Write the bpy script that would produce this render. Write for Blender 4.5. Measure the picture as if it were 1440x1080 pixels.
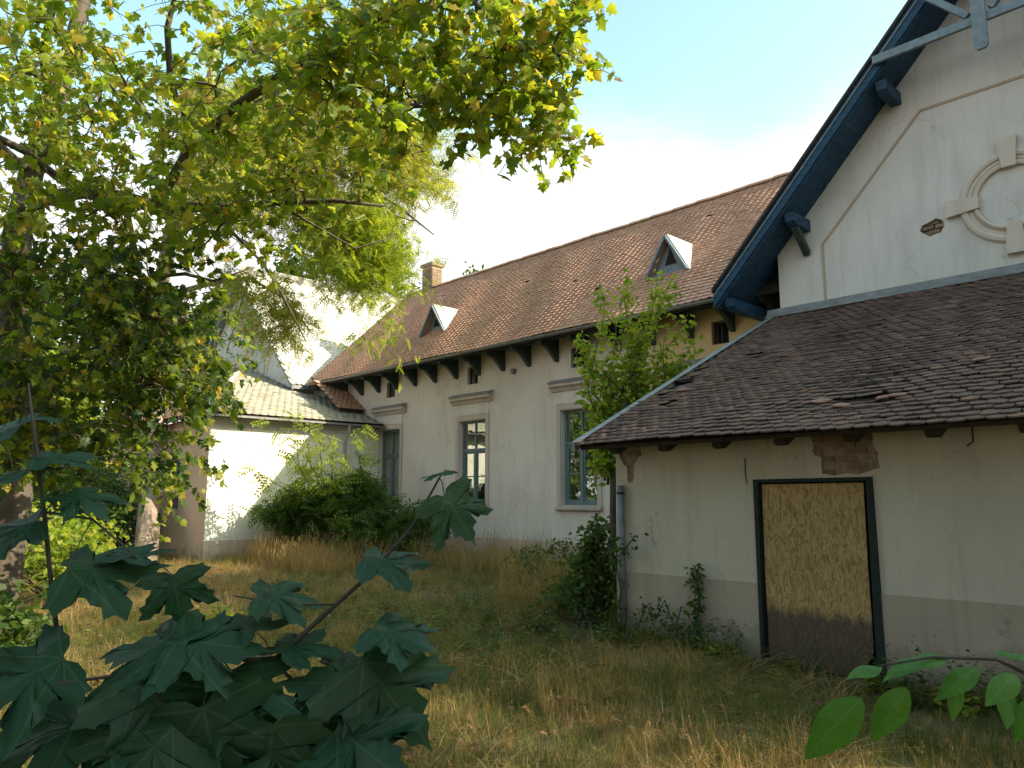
import bpy, math, random
import numpy as np
from mathutils import Vector, Matrix
from mathutils.geometry import tessellate_polygon
random.seed(7); rng = np.random.default_rng(7)
S = bpy.context.scene
for o in list(bpy.data.objects): bpy.data.objects.remove(o)
COL = S.collection

# ------------------------------------------------------------------ camera
FPX, HOR = 1080.0, 700.0
TH = math.atan((HOR - 540) / FPX)
AZ = math.atan(1040 / (FPX / math.cos(TH)))
EYE = 1.85
FW = np.array([-math.cos(AZ), math.sin(AZ), 0]); RT = np.array([math.sin(AZ), math.cos(AZ), 0]); UPV = np.array([0, 0, 1.])
CF = FW * math.cos(TH) + UPV * math.sin(TH); CU = -FW * math.sin(TH) + UPV * math.cos(TH)
cam = bpy.data.cameras.new('camera'); camo = bpy.data.objects.new('camera', cam); COL.objects.link(camo)
m = Matrix.Identity(4)
for i in range(3):
    m[i][0] = RT[i]; m[i][1] = CU[i]; m[i][2] = -CF[i]
m[2][3] = EYE
camo.matrix_world = m
cam.sensor_width = 36; cam.lens = 36 * FPX / 1440; cam.clip_end = 1500; cam.clip_start = 0.05
S.camera = camo
S.render.resolution_x = 1024; S.render.resolution_y = 768

# ------------------------------------------------------------------ sun and sky
SUN = Vector((1.5, 0.90, 1.13)).normalized()
sl = bpy.data.lights.new('sun', 'SUN'); sl.energy = 5.0; sl.angle = math.radians(0.5); sl.color = (1.0, 0.86, 0.64)
so = bpy.data.objects.new('sun', sl); COL.objects.link(so)
so.rotation_euler = SUN.to_track_quat('Z', 'Y').to_euler(); so.location = (20, 20, 30)
W = bpy.data.worlds.new('World'); S.world = W; W.use_nodes = True
nt = W.node_tree; nt.nodes.clear()
out = nt.nodes.new('ShaderNodeOutputWorld'); bg = nt.nodes.new('ShaderNodeBackground'); bg.inputs[1].default_value = 0.11
sky = nt.nodes.new('ShaderNodeTexSky'); sky.sky_type = 'NISHITA'; sky.sun_disc = False
sky.sun_elevation = math.asin(SUN.z); sky.sun_rotation = math.atan2(SUN.x, SUN.y)
sky.air_density = 1.0; sky.dust_density = 1.5; sky.ozone_density = 0.6
tc = nt.nodes.new('ShaderNodeTexCoord'); sep = nt.nodes.new('ShaderNodeSeparateXYZ'); nt.links.new(tc.outputs['Generated'], sep.inputs[0])
mp = nt.nodes.new('ShaderNodeMapping'); mp.inputs['Scale'].default_value = (1, 1, 1.6); nt.links.new(tc.outputs['Generated'], mp.inputs[0])
nz = nt.nodes.new('ShaderNodeTexNoise'); nz.inputs['Scale'].default_value = 1.9; nz.inputs['Detail'].default_value = 5; nz.inputs['Roughness'].default_value = 0.52
nt.links.new(mp.outputs[0], nz.inputs['Vector'])
def wm(op, a, b):
    n = nt.nodes.new('ShaderNodeMath'); n.operation = op
    for i, v in enumerate((a, b)):
        if isinstance(v, (int, float)): n.inputs[i].default_value = v
        else: nt.links.new(v, n.inputs[i])
    return n.outputs[0]
e = wm('ADD', wm('MULTIPLY', wm('SUBTRACT', 0.41, sep.outputs[2]), 5.0), wm('MULTIPLY', wm('SUBTRACT', nz.outputs['Fac'], 0.5), 2.3))
mr = nt.nodes.new('ShaderNodeMapRange'); mr.interpolation_type = 'SMOOTHSTEP'
mr.inputs['From Min'].default_value = -0.35; mr.inputs['From Max'].default_value = 0.45; nt.links.new(e, mr.inputs['Value'])
mx = nt.nodes.new('ShaderNodeMix'); mx.data_type = 'RGBA'
nt.links.new(mr.outputs[0], mx.inputs['Factor']); 
tint = nt.nodes.new('ShaderNodeMix'); tint.data_type = 'RGBA'; tint.blend_type = 'MULTIPLY'; tint.inputs['Factor'].default_value = 1
nt.links.new(sky.outputs[0], tint.inputs[6]); tint.inputs[7].default_value = (2.5, 2.7, 1.95, 1)
nt.links.new(tint.outputs[2], mx.inputs[6]); mx.inputs[7].default_value = (6.4, 6.3, 6.2, 1)
nt.links.new(mx.outputs[2], bg.inputs[0]); nt.links.new(bg.outputs[0], out.inputs[0])
S.view_settings.view_transform = 'Standard'; S.view_settings.look = 'None'; S.view_settings.gamma = 1
S.view_settings.use_curve_mapping = False
S.view_settings.exposure = 0.92
S.cycles.max_bounces = 8; S.cycles.transparent_max_bounces = 12

# ------------------------------------------------------------------ helpers
def ray(u, v): return CF + RT * ((u - 720) / FPX) + CU * ((540 - v) / FPX)
def at(u, v, d): r = ray(u, v); return np.array([0, 0, EYE]) + r * d
def tag(o, label=None, cat=None, group=None, kind=None):
    if label: o['label'] = label
    if cat: o['category'] = cat
    if group: o['group'] = group
    if kind: o['kind'] = kind
    return o
def thing(name, label, cat, loc=(0, 0, 0), group=None):
    o = bpy.data.objects.new(name, None); COL.objects.link(o); o.location = loc; o.empty_display_size = .2
    return tag(o, label, cat, group)
class MB:
    def __init__(s): s.v = []; s.f = []
    def add(s, vs, fs):
        b = len(s.v); s.v += [tuple(map(float, p)) for p in vs]; s.f += [tuple(i + b for i in f) for f in fs]; return s
    def box(s, x0, x1, y0, y1, z0, z1):
        return s.add([(x0,y0,z0),(x1,y0,z0),(x1,y1,z0),(x0,y1,z0),(x0,y0,z1),(x1,y0,z1),(x1,y1,z1),(x0,y1,z1)],
            [(0,3,2,1),(4,5,6,7),(0,1,5,4),(1,2,6,5),(2,3,7,6),(3,0,4,7)])
    def prism(s, poly, axis, a, b):
        n = len(poly)
        def P(p, t): return (t, p[0], p[1]) if axis == 'x' else ((p[0], t, p[1]) if axis == 'y' else (p[0], p[1], t))
        vs = [P(p, a) for p in poly] + [P(p, b) for p in poly]
        return s.add(vs, [tuple(range(n)), tuple(range(2*n-1, n-1, -1))] + [(i, i+n, (i+1) % n+n, (i+1) % n) for i in range(n)])
    def beam(s, p, q, w, h, upv=(0, 0, 1), taper=1.0):
        p = Vector(p); q = Vector(q); d = (q-p).normalized(); r = d.cross(Vector(upv)); r = r.normalized() if r.length > 1e-4 else Vector((1,0,0)); u = r.cross(d)
        vs = []
        for c, t in ((p, 1), (q, taper)):
            for a, b in ((-1,-1),(1,-1),(1,1),(-1,1)): vs.append(c + r*(a*w*t/2) + u*(b*h*t/2))
        return s.add(vs, [(0,1,2,3),(7,6,5,4),(0,4,5,1),(1,5,6,2),(2,6,7,3),(3,7,4,0)])
    def tube(s, pts, rad, n=7, cap=True):
        pts = [Vector(p) for p in pts]
        if isinstance(rad, (int, float)): rad = [rad]*len(pts)
        ref = Vector((0.31, 0.17, 0.93)); b = len(s.v); vs = []
        for i, p in enumerate(pts):
            d = (pts[min(i+1, len(pts)-1)] - pts[max(i-1, 0)]).normalized()
            r = d.cross(ref); r = r.normalized() if r.length > 1e-3 else Vector((1,0,0)); u = d.cross(r)
            for k in range(n):
                a = 2*math.pi*k/n; vs.append(p + (r*math.cos(a)+u*math.sin(a))*rad[i])
        fs = [(i*n+k, i*n+(k+1) % n, (i+1)*n+(k+1) % n, (i+1)*n+k) for i in range(len(pts)-1) for k in range(n)]
        if cap: fs += [tuple(range(n-1, -1, -1)), tuple(range((len(pts)-1)*n, len(pts)*n))]
        return s.add(vs, fs)
    def build(s, name, mat, parent=None, smooth=False, kind=None, label=None):
        off = Vector((0,0,0)); q = parent
        while q: off += q.location; q = q.parent
        me = bpy.data.meshes.new(name); me.from_pydata([tuple(Vector(p)-off) for p in s.v], [], s.f)
        me.materials.append(mat)
        if smooth: me.polygons.foreach_set('use_smooth', [True]*len(me.polygons))
        me.update(); o = bpy.data.objects.new(name, me); COL.objects.link(o); o.parent = parent
        return tag(o, label=label, kind=kind)
def npmesh(name, V, F, mat, parent=None, kind=None, smooth=False, attr=None):
    """V (n,3), F list of arrays (m,k) of equal-size polygons"""
    off = Vector((0,0,0)); q = parent
    while q: off += q.location; q = q.parent
    V = V - np.array(off)
    me = bpy.data.meshes.new(name); me.vertices.add(len(V)); me.vertices.foreach_set('co', V.astype(np.float32).ravel())
    loops = np.concatenate([f.ravel() for f in F]); tot = np.concatenate([np.full(len(f), f.shape[1]) for f in F])
    st = np.concatenate([[0], np.cumsum(tot)[:-1]])
    me.loops.add(len(loops)); me.loops.foreach_set('vertex_index', loops.astype(np.int32))
    me.polygons.add(len(tot)); me.polygons.foreach_set('loop_start', st.astype(np.int32)); me.polygons.foreach_set('loop_total', tot.astype(np.int32))
    if smooth: me.polygons.foreach_set('use_smooth', np.ones(len(tot), bool))
    me.update(calc_edges=True); me.validate(); me.materials.append(mat)
    o = bpy.data.objects.new(name, me); COL.objects.link(o); o.parent = parent
    return tag(o, kind=kind)
def wallpoly(mb, outer, holes, fn, depth):
    """outer/holes: 2-D loops; fn(a,b,d)->3-D with d = depth into the wall"""
    loops = [outer] + holes; flat = [p for l in loops for p in l]
    tris = tessellate_polygon([[Vector((p[0], p[1], 0)) for p in l] for l in loops])
    mb.add([fn(p[0], p[1], 0) for p in flat], [tuple(t) for t in tris])
    mb.add([fn(p[0], p[1], depth) for p in flat], [tuple(t) for t in tris])
    for l in loops:
        n = len(l); mb.add([fn(p[0], p[1], 0) for p in l] + [fn(p[0], p[1], depth) for p in l], [(i, (i+1) % n, (i+1) % n+n, i+n) for i in range(n)])
    return mb
def rect(a, b, c, d): return [(a, c), (b, c), (b, d), (a, d)]
def inpoly(x, y, poly):
    c = False; n = len(poly)
    for i in range(n):
        x1, y1 = poly[i]; x2, y2 = poly[i-1]
        if (y1 > y) != (y2 > y) and x < (x2-x1)*(y-y1)/(y2-y1)+x1: c = not c
    return c

# ------------------------------------------------------------------ materials
MATS = {}
def nodes(name):
    mt = bpy.data.materials.new(name); mt.use_nodes = True; t = mt.node_tree; t.nodes.clear()
    o = t.nodes.new('ShaderNodeOutputMaterial'); p = t.nodes.new('ShaderNodeBsdfPrincipled'); t.links.new(p.outputs[0], o.inputs[0])
    return mt, t, o, p
def ramp(t, fac, stops):
    r = t.nodes.new('ShaderNodeValToRGB'); e = r.color_ramp.elements
    e[0].position = stops[0][0]; e[0].color = (*stops[0][1], 1); e[1].position = stops[1][0]; e[1].color = (*stops[1][1], 1)
    for p, c in stops[2:]:
        n = e.new(p); n.color = (*c, 1)
    t.links.new(fac, r.inputs[0]); return r.outputs[0]
def mixc(t, f, a, b, mode='MIX'):
    n = t.nodes.new('ShaderNodeMix'); n.data_type = 'RGBA'; n.blend_type = mode
    for i, v in ((0, f), (6, a), (7, b)):
        if isinstance(v, (int, float)): n.inputs[i].default_value = v
        elif isinstance(v, tuple): n.inputs[i].default_value = (*v, 1)
        else: t.links.new(v, n.inputs[i])
    return n.outputs[2]
def mth(t, op, a, b=0.0, c=None):
    n = t.nodes.new('ShaderNodeMath'); n.operation = op
    for i, v in enumerate((a, b) if c is None else (a, b, c)):
        if isinstance(v, (int, float)): n.inputs[i].default_value = v
        else: t.links.new(v, n.inputs[i])
    return n.outputs[0]
def coord(t, kind='Object'):
    return t.nodes.new('ShaderNodeTexCoord').outputs[kind]
def geopos(t): return t.nodes.new('ShaderNodeNewGeometry').outputs['Position']
def noise(t, vec, scale, detail=4, rough=.55, sc3=None):
    if sc3:
        mpn = t.nodes.new('ShaderNodeMapping'); mpn.inputs['Scale'].default_value = sc3; t.links.new(vec, mpn.inputs[0]); vec = mpn.outputs[0]
    n = t.nodes.new('ShaderNodeTexNoise'); n.inputs['Scale'].default_value = scale; n.inputs['Detail'].default_value = detail; n.inputs['Roughness'].default_value = rough
    t.links.new(vec, n.inputs['Vector']); return n.outputs['Fac']
def bump(t, p, h, strength=.3, dist=.02):
    b = t.nodes.new('ShaderNodeBump'); b.inputs['Strength'].default_value = strength; b.inputs['Distance'].default_value = dist
    t.links.new(h, b.inputs['Height']); t.links.new(b.outputs[0], p.inputs['Normal'])
def island(t):
    g = t.nodes.new('ShaderNodeNewGeometry'); oi = t.nodes.new('ShaderNodeObjectInfo')
    return mth(t, 'FRACT', mth(t, 'ADD', g.outputs['Random Per Island'], oi.outputs['Random']))
def plaster(name, base, dirt, stain=.5, extra=None):
    mt, t, o, p = nodes(name); g = geopos(t)
    big = noise(t, g, .7, 5, .6); streak = noise(t, g, 2.2, 5, .65, (1, 1, .18)); fine = noise(t, g, 38, 5, .7)
    f = mth(t, 'MULTIPLY', ramp(t, big, [(.42, (0,0,0)), (.72, (1,1,1))]), stain)
    c = mixc(t, f, base, dirt)
    f2 = mth(t, 'MULTIPLY', ramp(t, streak, [(.5, (0,0,0)), (.8, (1,1,1))]), stain*.8)
    c = mixc(t, f2, c, tuple(x*.72 for x in dirt))
    spots = noise(t, g, 5.5, 6, .72)
    c = mixc(t, mth(t, 'MULTIPLY', ramp(t, spots, [(.63, (0,0,0)), (.7, (1,1,1))]), .45*stain), c, tuple(x*.6 for x in dirt))
    c = mixc(t, mth(t, 'MULTIPLY', fine, .12), c, (.2,.19,.17))
    # rain streaks below the eaves, hairline cracks and damp rising from the ground
    sx = t.nodes.new('ShaderNodeSeparateXYZ'); t.links.new(g, sx.inputs[0])
    dr = noise(t, g, 7, 5, .7, (1, 1, .05)); c = mixc(t, mth(t, 'MULTIPLY', ramp(t, dr, [(.54, (0,0,0)), (.72, (1,1,1))]), .38*stain), c, tuple(x*.5 for x in dirt))
    dm = mth(t, 'ADD', sx.outputs[2], mth(t, 'MULTIPLY', mth(t, 'SUBTRACT', noise(t, g, 1.8, 6, .7), .5), 1.3))
    c = mixc(t, mth(t, 'MULTIPLY', ramp(t, dm, [(.08, (1,1,1)), (.42, (0,0,0))]), .6), c, (.13, .115, .085))
    vo = t.nodes.new('ShaderNodeTexVoronoi'); vo.feature = 'DISTANCE_TO_EDGE'; vo.inputs['Scale'].default_value = .55
    wv_ = t.nodes.new('ShaderNodeTexNoise'); wv_.inputs['Scale'].default_value = 2.5; wv_.inputs['Detail'].default_value = 6; t.links.new(g, wv_.inputs['Vector'])
    av_ = t.nodes.new('ShaderNodeVectorMath'); av_.operation = 'MULTIPLY_ADD'; av_.inputs[1].default_value = (.9, .9, .9); t.links.new(wv_.outputs['Color'], av_.inputs[0]); t.links.new(g, av_.inputs[2]); t.links.new(av_.outputs[0], vo.inputs['Vector'])
    ck = mth(t, 'MULTIPLY', mth(t, 'LESS_THAN', vo.outputs['Distance'], .0045), ramp(t, big, [(.5, (0,0,0)), (.56, (1,1,1))])); c = mixc(t, mth(t, 'MULTIPLY', ck, .3), c, (.09,.08,.07))
    if extra: c = extra(t, g, c)
    t.links.new(c, p.inputs['Base Color']); p.inputs['Roughness'].default_value = .92
    bump(t, p, mth(t, 'ADD', fine, mth(t, 'MULTIPLY', noise(t, g, 6, 4, .6), 1.5)), .35, .012)
    return mt
def simple(name, base, rough=.7, var=.25, scale=8, bmp=.2, sc3=None, metal=0):
    mt, t, o, p = nodes(name); g = geopos(t); n = noise(t, g, scale, 5, .6, sc3)
    c = mixc(t, ramp(t, n, [(.3, (0,0,0)), (.7, (1,1,1))]), tuple(x*(1-var) for x in base), tuple(min(1, x*(1+var)) for x in base))
    t.links.new(c, p.inputs['Base Color']); p.inputs['Roughness'].default_value = rough; p.inputs['Metallic'].default_value = metal
    bump(t, p, noise(t, g, scale*4, 4, .6, sc3), bmp, .01)
    return mt
def peeling(name, base, rough=.7, var=.25, scale=8, bmp=.2, sc3=None):
    mt, t, o, p = nodes(name); g = geopos(t); n = noise(t, g, scale, 5, .6, sc3)
    c = mixc(t, ramp(t, n, [(.3, (0,0,0)), (.7, (1,1,1))]), tuple(x*(1-var) for x in base), tuple(min(1, x*(1+var)) for x in base))
    pe = ramp(t, noise(t, g, 11, 7, .75), [(.60, (0,0,0)), (.64, (1,1,1))]); c = mixc(t, mth(t, 'MULTIPLY', pe, .7), c, (.13,.12,.105))
    t.links.new(c, p.inputs['Base Color']); p.inputs['Roughness'].default_value = rough
    bump(t, p, mth(t, 'ADD', noise(t, g, scale*5, 4, .6), pe), bmp+.2, .006); return mt
def tilemat(name, stops, moss=None, mossamt=.3, rough=.85):
    mt, t, o, p = nodes(name); g = geopos(t)
    c = ramp(t, island(t), stops)
    n = noise(t, g, .55, 5, .6)
    c = mixc(t, mth(t, 'MULTIPLY', n, .4), c, tuple(x*.6 for x in stops[0][1]))
    st = noise(t, g, 1.6, 5, .65, (2.2, .5, .5)); c = mixc(t, mth(t, 'MULTIPLY', ramp(t, st, [(.5, (0,0,0)), (.75, (1,1,1))]), .45), c, tuple(x*.45 for x in stops[0][1]))
    sp = noise(t, g, 14, 5, .7)
    if moss: c = mixc(t, mth(t, 'MULTIPLY', ramp(t, sp, [(.52, (0,0,0)), (.68, (1,1,1))]), mossamt), c, moss)
    c = mixc(t, mth(t, 'MULTIPLY', noise(t, g, 60, 4, .7), .25), c, (.05,.04,.035))
    t.links.new(c, p.inputs['Base Color']); p.inputs['Roughness'].default_value = rough
    bump(t, p, noise(t, g, 70, 4, .6), .3, .006)
    return mt
def leafmat(name, stops, trans=.35, rough=.5, fine=True):
    mt, t, o, p = nodes(name); c = ramp(t, island(t), stops)
    g = geopos(t)
    c = mixc(t, mth(t, 'MULTIPLY', noise(t, g, .9, 3, .6), .45), c, tuple(x*.6 for x in stops[0][1]))
    t.links.new(c, p.inputs['Base Color']); p.inputs['Roughness'].default_value = rough
    p.inputs['Specular IOR Level'].default_value = .35
    tr = t.nodes.new('ShaderNodeBsdfTranslucent'); tc_ = mixc(t, 1.0, c, (2.3, 2.1, .8), 'MULTIPLY'); t.links.new(tc_, tr.inputs[0])
    ms = t.nodes.new('ShaderNodeMixShader'); ms.inputs[0].default_value = trans
    t.links.new(p.outputs[0], ms.inputs[1]); t.links.new(tr.outputs[0], ms.inputs[2]); t.links.new(ms.outputs[0], o.inputs[0])
    return mt
def bounce_tint(t, g, c):
    # yellow bounced sunlight painted into the plaster colour next to the gable
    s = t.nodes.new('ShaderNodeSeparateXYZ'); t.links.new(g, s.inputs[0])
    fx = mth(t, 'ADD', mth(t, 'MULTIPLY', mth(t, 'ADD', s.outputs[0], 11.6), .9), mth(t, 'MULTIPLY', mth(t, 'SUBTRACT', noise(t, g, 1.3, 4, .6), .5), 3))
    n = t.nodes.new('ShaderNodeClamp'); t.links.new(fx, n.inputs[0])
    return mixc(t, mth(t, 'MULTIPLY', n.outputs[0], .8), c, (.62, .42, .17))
M = dict(
 wing_wall=plaster('wing_plaster', (.68,.61,.545), (.53,.455,.395), .6, bounce_tint),
 gable_wall=plaster('gable_plaster', (.68,.65,.615), (.54,.505,.46), .6),
 annex_wall=plaster('annex_plaster', (.55,.51,.42), (.42,.38,.30), .65),
 white_wall=plaster('white_plaster', (.78,.77,.72), (.62,.58,.5), .5),
 warm_wall=plaster('warm_plaster', (.74,.49,.33), (.58,.38,.26), .5),
 plinth=plaster('plinth_paint', (.42,.355,.285), (.31,.265,.205), .7),
 wing_plinth=plaster('wing_plinth_paint', (.60,.47,.41), (.42,.33,.28), .6),
 trim=plaster('trim_paint', (.56,.46,.40), (.42,.33,.28), .6),
 ring=plaster('ornament_paint', (.66,.58,.50), (.50,.42,.34), .4),
 line=plaster('moulding_paint', (.46,.36,.26), (.36,.28,.2), .5),
 sill=plaster('sill_paint', (.52,.42,.36), (.36,.3,.25), .7),
 tile_annex=tilemat('annex_tile', [(0, (.11,.07,.06)), (.5, (.155,.092,.078)), (.85, (.19,.105,.082)), (1, (.26,.145,.105))], (.15,.14,.115), .35),
 tile_new=tilemat('bare_tile', [(0, (.26,.14,.1)), (1, (.33,.19,.14))]),
 tile_wing=tilemat('wing_tile', [(0, (.54,.29,.20)), (.5, (.60,.335,.23)), (.85, (.64,.385,.275)), (1, (.49,.28,.20))], (.46,.40,.33), .3),
 tile_white=tilemat('pale_tile', [(0, (.68,.66,.62)), (1, (.80,.78,.74))], (.4,.38,.32), .3),
 tile_moss=tilemat('mossy_tile', [(0, (.40,.385,.32)), (1, (.52,.50,.42))], (.30,.31,.20), .4),
 blue=peeling('blue_boards', (.006,.050,.105), .7, .55, 5, .3, (1,1,4)),
 bluegrey=simple('grey_blue_timber', (.17,.22,.26), .7, .25, 9, .3),
 greenwood=peeling('dark_green_timber', (.035,.055,.052), .7, .35, 9, .3),
 darkwood=simple('dark_timber', (.035,.028,.024), .85, .4, 9, .4),
 batten=simple('roof_lath', (.035,.027,.022), .95, .3, 6, .2),
 zinc=simple('zinc_sheet', (.20,.21,.215), .6, .3, 5, .1, None, .1),
 palezinc=simple('pale_zinc', (.50,.49,.46), .5, .12, 5, .1),
 gutter=simple('gutter_metal', (.20,.21,.22), .5, .25, 5, .1, None, .4),
 pipe=simple('downpipe_metal', (.19,.21,.23), .55, .25, 7, .15, None, .2),
 frame=peeling('window_paint', (.11,.16,.17), .55, .2, 12, .2),
 doorframe=simple('door_paint', (.010,.020,.018), .85, .4, 12, .3),
 black=simple('dark_interior', (.012,.012,.013), .9, .2),
 brick=tilemat('old_brick', [(0, (.22,.15,.10)), (.5, (.28,.19,.125)), (1, (.32,.24,.165))], (.34,.28,.21), .7),
 mortar=simple('crumbling_mortar', (.30,.235,.165), .95, .35, 14, .8),
 chimney=simple('chimney_mortar', (.50,.36,.28), .95, .3, 10, .5),
 bark=simple('grey_brown_bark', (.10,.08,.062), .95, .4, 5, .9, (1,1,.25)),
 barkpale=simple('pale_bark', (.30,.24,.19), .95, .35, 5, .9, (1,1,.25)),
 twig=simple('young_stem', (.045,.04,.03), .7, .3, 20, .2),
)
def curtain():
    mt, t, o, p = nodes('window_glass'); p.inputs['Base Color'].default_value = (.02,.025,.025,1); p.inputs['Roughness'].default_value = .04
    gl = t.nodes.new('ShaderNodeBsdfGlossy'); gl.inputs['Roughness'].default_value = .015; gl.inputs[0].default_value = (.85,.9,.88,1)
    tr = t.nodes.new('ShaderNodeBsdfTransparent'); tr.inputs[0].default_value = (.75,.8,.78,1)
    ms = t.nodes.new('ShaderNodeMixShader'); ms.inputs[0].default_value = .38
    bump_ = t.nodes.new('ShaderNodeBump'); bump_.inputs['Strength'].default_value = .12; bump_.inputs['Distance'].default_value = .03
    t.links.new(noise(t, geopos(t), 2.5, 2, .5), bump_.inputs['Height']); t.links.new(bump_.outputs[0], gl.inputs['Normal'])
    t.links.new(tr.outputs[0], ms.inputs[1]); t.links.new(gl.outputs[0], ms.inputs[2]); t.links.new(ms.outputs[0], o.inputs[0])
    return mt
M['glass'] = curtain()
def osb():
    mt, t, o, p = nodes('strand_board'); g = coord(t); 
    mpn = t.nodes.new('ShaderNodeMapping'); mpn.inputs['Scale'].default_value = (60, 1, 20); t.links.new(g, mpn.inputs[0])
    nzv = t.nodes.new('ShaderNodeTexNoise'); nzv.inputs['Scale'].default_value = 6; t.links.new(g, nzv.inputs['Vector'])
    ad = t.nodes.new('ShaderNodeVectorMath'); ad.operation = 'MULTIPLY_ADD'; ad.inputs[1].default_value = (7, 0, 7); t.links.new(nzv.outputs['Color'], ad.inputs[0]); t.links.new(mpn.outputs[0], ad.inputs[2])
    v = t.nodes.new('ShaderNodeTexVoronoi'); v.inputs['Scale'].default_value = 1; t.links.new(ad.outputs[0], v.inputs['Vector'])
    bw = t.nodes.new('ShaderNodeSeparateColor'); t.links.new(v.outputs['Color'], bw.inputs[0])
    c = ramp(t, bw.outputs[0], [(0, (.19,.115,.04)), (.4, (.36,.235,.09)), (.8, (.46,.32,.14)), (1, (.52,.38,.19))])
    c = mixc(t, mth(t, 'MULTIPLY', noise(t, g, 2.2, 4, .6), .5), c, (.30,.2,.09))
    s = t.nodes.new('ShaderNodeSeparateXYZ'); t.links.new(geopos(t), s.inputs[0])
    edge = mth(t, 'ADD', s.outputs[2], mth(t, 'MULTIPLY', mth(t, 'SUBTRACT', noise(t, g, 5, 5, .7, (1.6,1,.4)), .5), .34))
    wet = ramp(t, edge, [(.50, (1,1,1)), (.63, (0,0,0))])
    c = mixc(t, wet, c, mixc(t, .8, c, (.028,.026,.026)))
    t.links.new(c, p.inputs['Base Color']); p.inputs['Roughness'].default_value = .8
    bump(t, p, bw.outputs[0], .3, .006); return mt
M['osb'] = osb()
def groundmat():
    mt, t, o, p = nodes('dry_earth'); g = geopos(t)
    a = noise(t, g, .35, 6, .6); b = noise(t, g, 9, 6, .7)
    c = mixc(t, ramp(t, a, [(.4, (0,0,0)), (.62, (1,1,1))]), (.15,.09,.05), (.08,.075,.03))
    c = mixc(t, mth(t, 'MULTIPLY', b, .7), c, (.27,.19,.10))
    t.links.new(c, p.inputs['Base Color']); p.inputs['Roughness'].default_value = 1
    bump(t, p, b, .8, .05); return mt
M['ground'] = groundmat()
def bigleaf(name, base, lobes, vein):
    mt, t, o, p = nodes(name); g = coord(t); s = t.nodes.new('ShaderNodeSeparateXYZ'); t.links.new(g, s.inputs[0])
    oi = t.nodes.new('ShaderNodeObjectInfo')
    acc = None
    for a in lobes:
        dx, dy = math.sin(math.radians(a)), math.cos(math.radians(a))
        cr = mth(t, 'ABSOLUTE', mth(t, 'SUBTRACT', mth(t, 'MULTIPLY', s.outputs[0], dy), mth(t, 'MULTIPLY', s.outputs[1], dx)))
        dt = mth(t, 'GREATER_THAN', mth(t, 'ADD', mth(t, 'MULTIPLY', s.outputs[0], dx), mth(t, 'MULTIPLY', s.outputs[1], dy)), 0.0)
        ok = mth(t, 'MULTIPLY', mth(t, 'LESS_THAN', cr, .011), dt)
        acc = ok if acc is None else mth(t, 'MAXIMUM', acc, ok)
    n = noise(t, g, 5, 4, .6)
    c = mixc(t, n, tuple(x*.65 for x in base), tuple(x*1.35 for x in base))
    c = mixc(t, mth(t, 'MULTIPLY', oi.outputs['Random'], .4), c, (base[0]*2.2, base[1]*1.2, base[2]*.6))
    c = mixc(t, mth(t, 'MULTIPLY', acc, .45), c, vein)
    t.links.new(c, p.inputs['Base Color']); p.inputs['Roughness'].default_value = .5; p.inputs['Specular IOR Level'].default_value = .28
    bump(t, p, mth(t, 'ADD', noise(t, g, 5, 2, .5), mth(t, 'MULTIPLY', acc, -.6)), .22, .03)
    tr = t.nodes.new('ShaderNodeBsdfTranslucent'); t.links.new(mixc(t, 1.0, c, (1.6,1.8,.6), 'MULTIPLY'), tr.inputs[0])
    ms = t.nodes.new('ShaderNodeMixShader'); ms.inputs[0].default_value = .28
    t.links.new(p.outputs[0], ms.inputs[1]); t.links.new(tr.outputs[0], ms.inputs[2]); t.links.new(ms.outputs[0], o.inputs[0])
    return mt
M['maple'] = bigleaf('maple_leaf', (.014,.056,.030), (0, 48, -48, 98, -98), (.06,.11,.06))
M['ovate'] = bigleaf('ovate_leaf', (.06,.18,.03), (0,), (.12,.24,.07))
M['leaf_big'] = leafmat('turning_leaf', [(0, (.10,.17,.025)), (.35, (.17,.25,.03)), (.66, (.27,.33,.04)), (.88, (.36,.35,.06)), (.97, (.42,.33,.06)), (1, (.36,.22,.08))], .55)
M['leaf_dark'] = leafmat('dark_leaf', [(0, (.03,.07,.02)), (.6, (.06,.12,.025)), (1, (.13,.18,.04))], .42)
M['leaf_fine'] = leafmat('fine_yellow_leaf', [(0, (.15,.22,.03)), (.5, (.24,.29,.04)), (.85, (.38,.35,.06)), (1, (.44,.30,.08))], .5)
M['leaf_lime'] = leafmat('lime_leaf', [(0, (.14,.22,.025)), (.6, (.22,.30,.035)), (1, (.38,.37,.05))], .5)
M['leaf_mid'] = leafmat('green_leaf', [(0, (.04,.085,.02)), (.6, (.07,.13,.025)), (1, (.13,.18,.03))], .38)
M['dry'] = leafmat('straw', [(0, (.23,.15,.06)), (.5, (.38,.26,.115)), (1, (.50,.37,.19))], .3, .8)
M['grass'] = leafmat('grass_blade', [(0, (.06,.09,.02)), (.6, (.10,.13,.03)), (1, (.22,.19,.07))], .3, .7)

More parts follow.
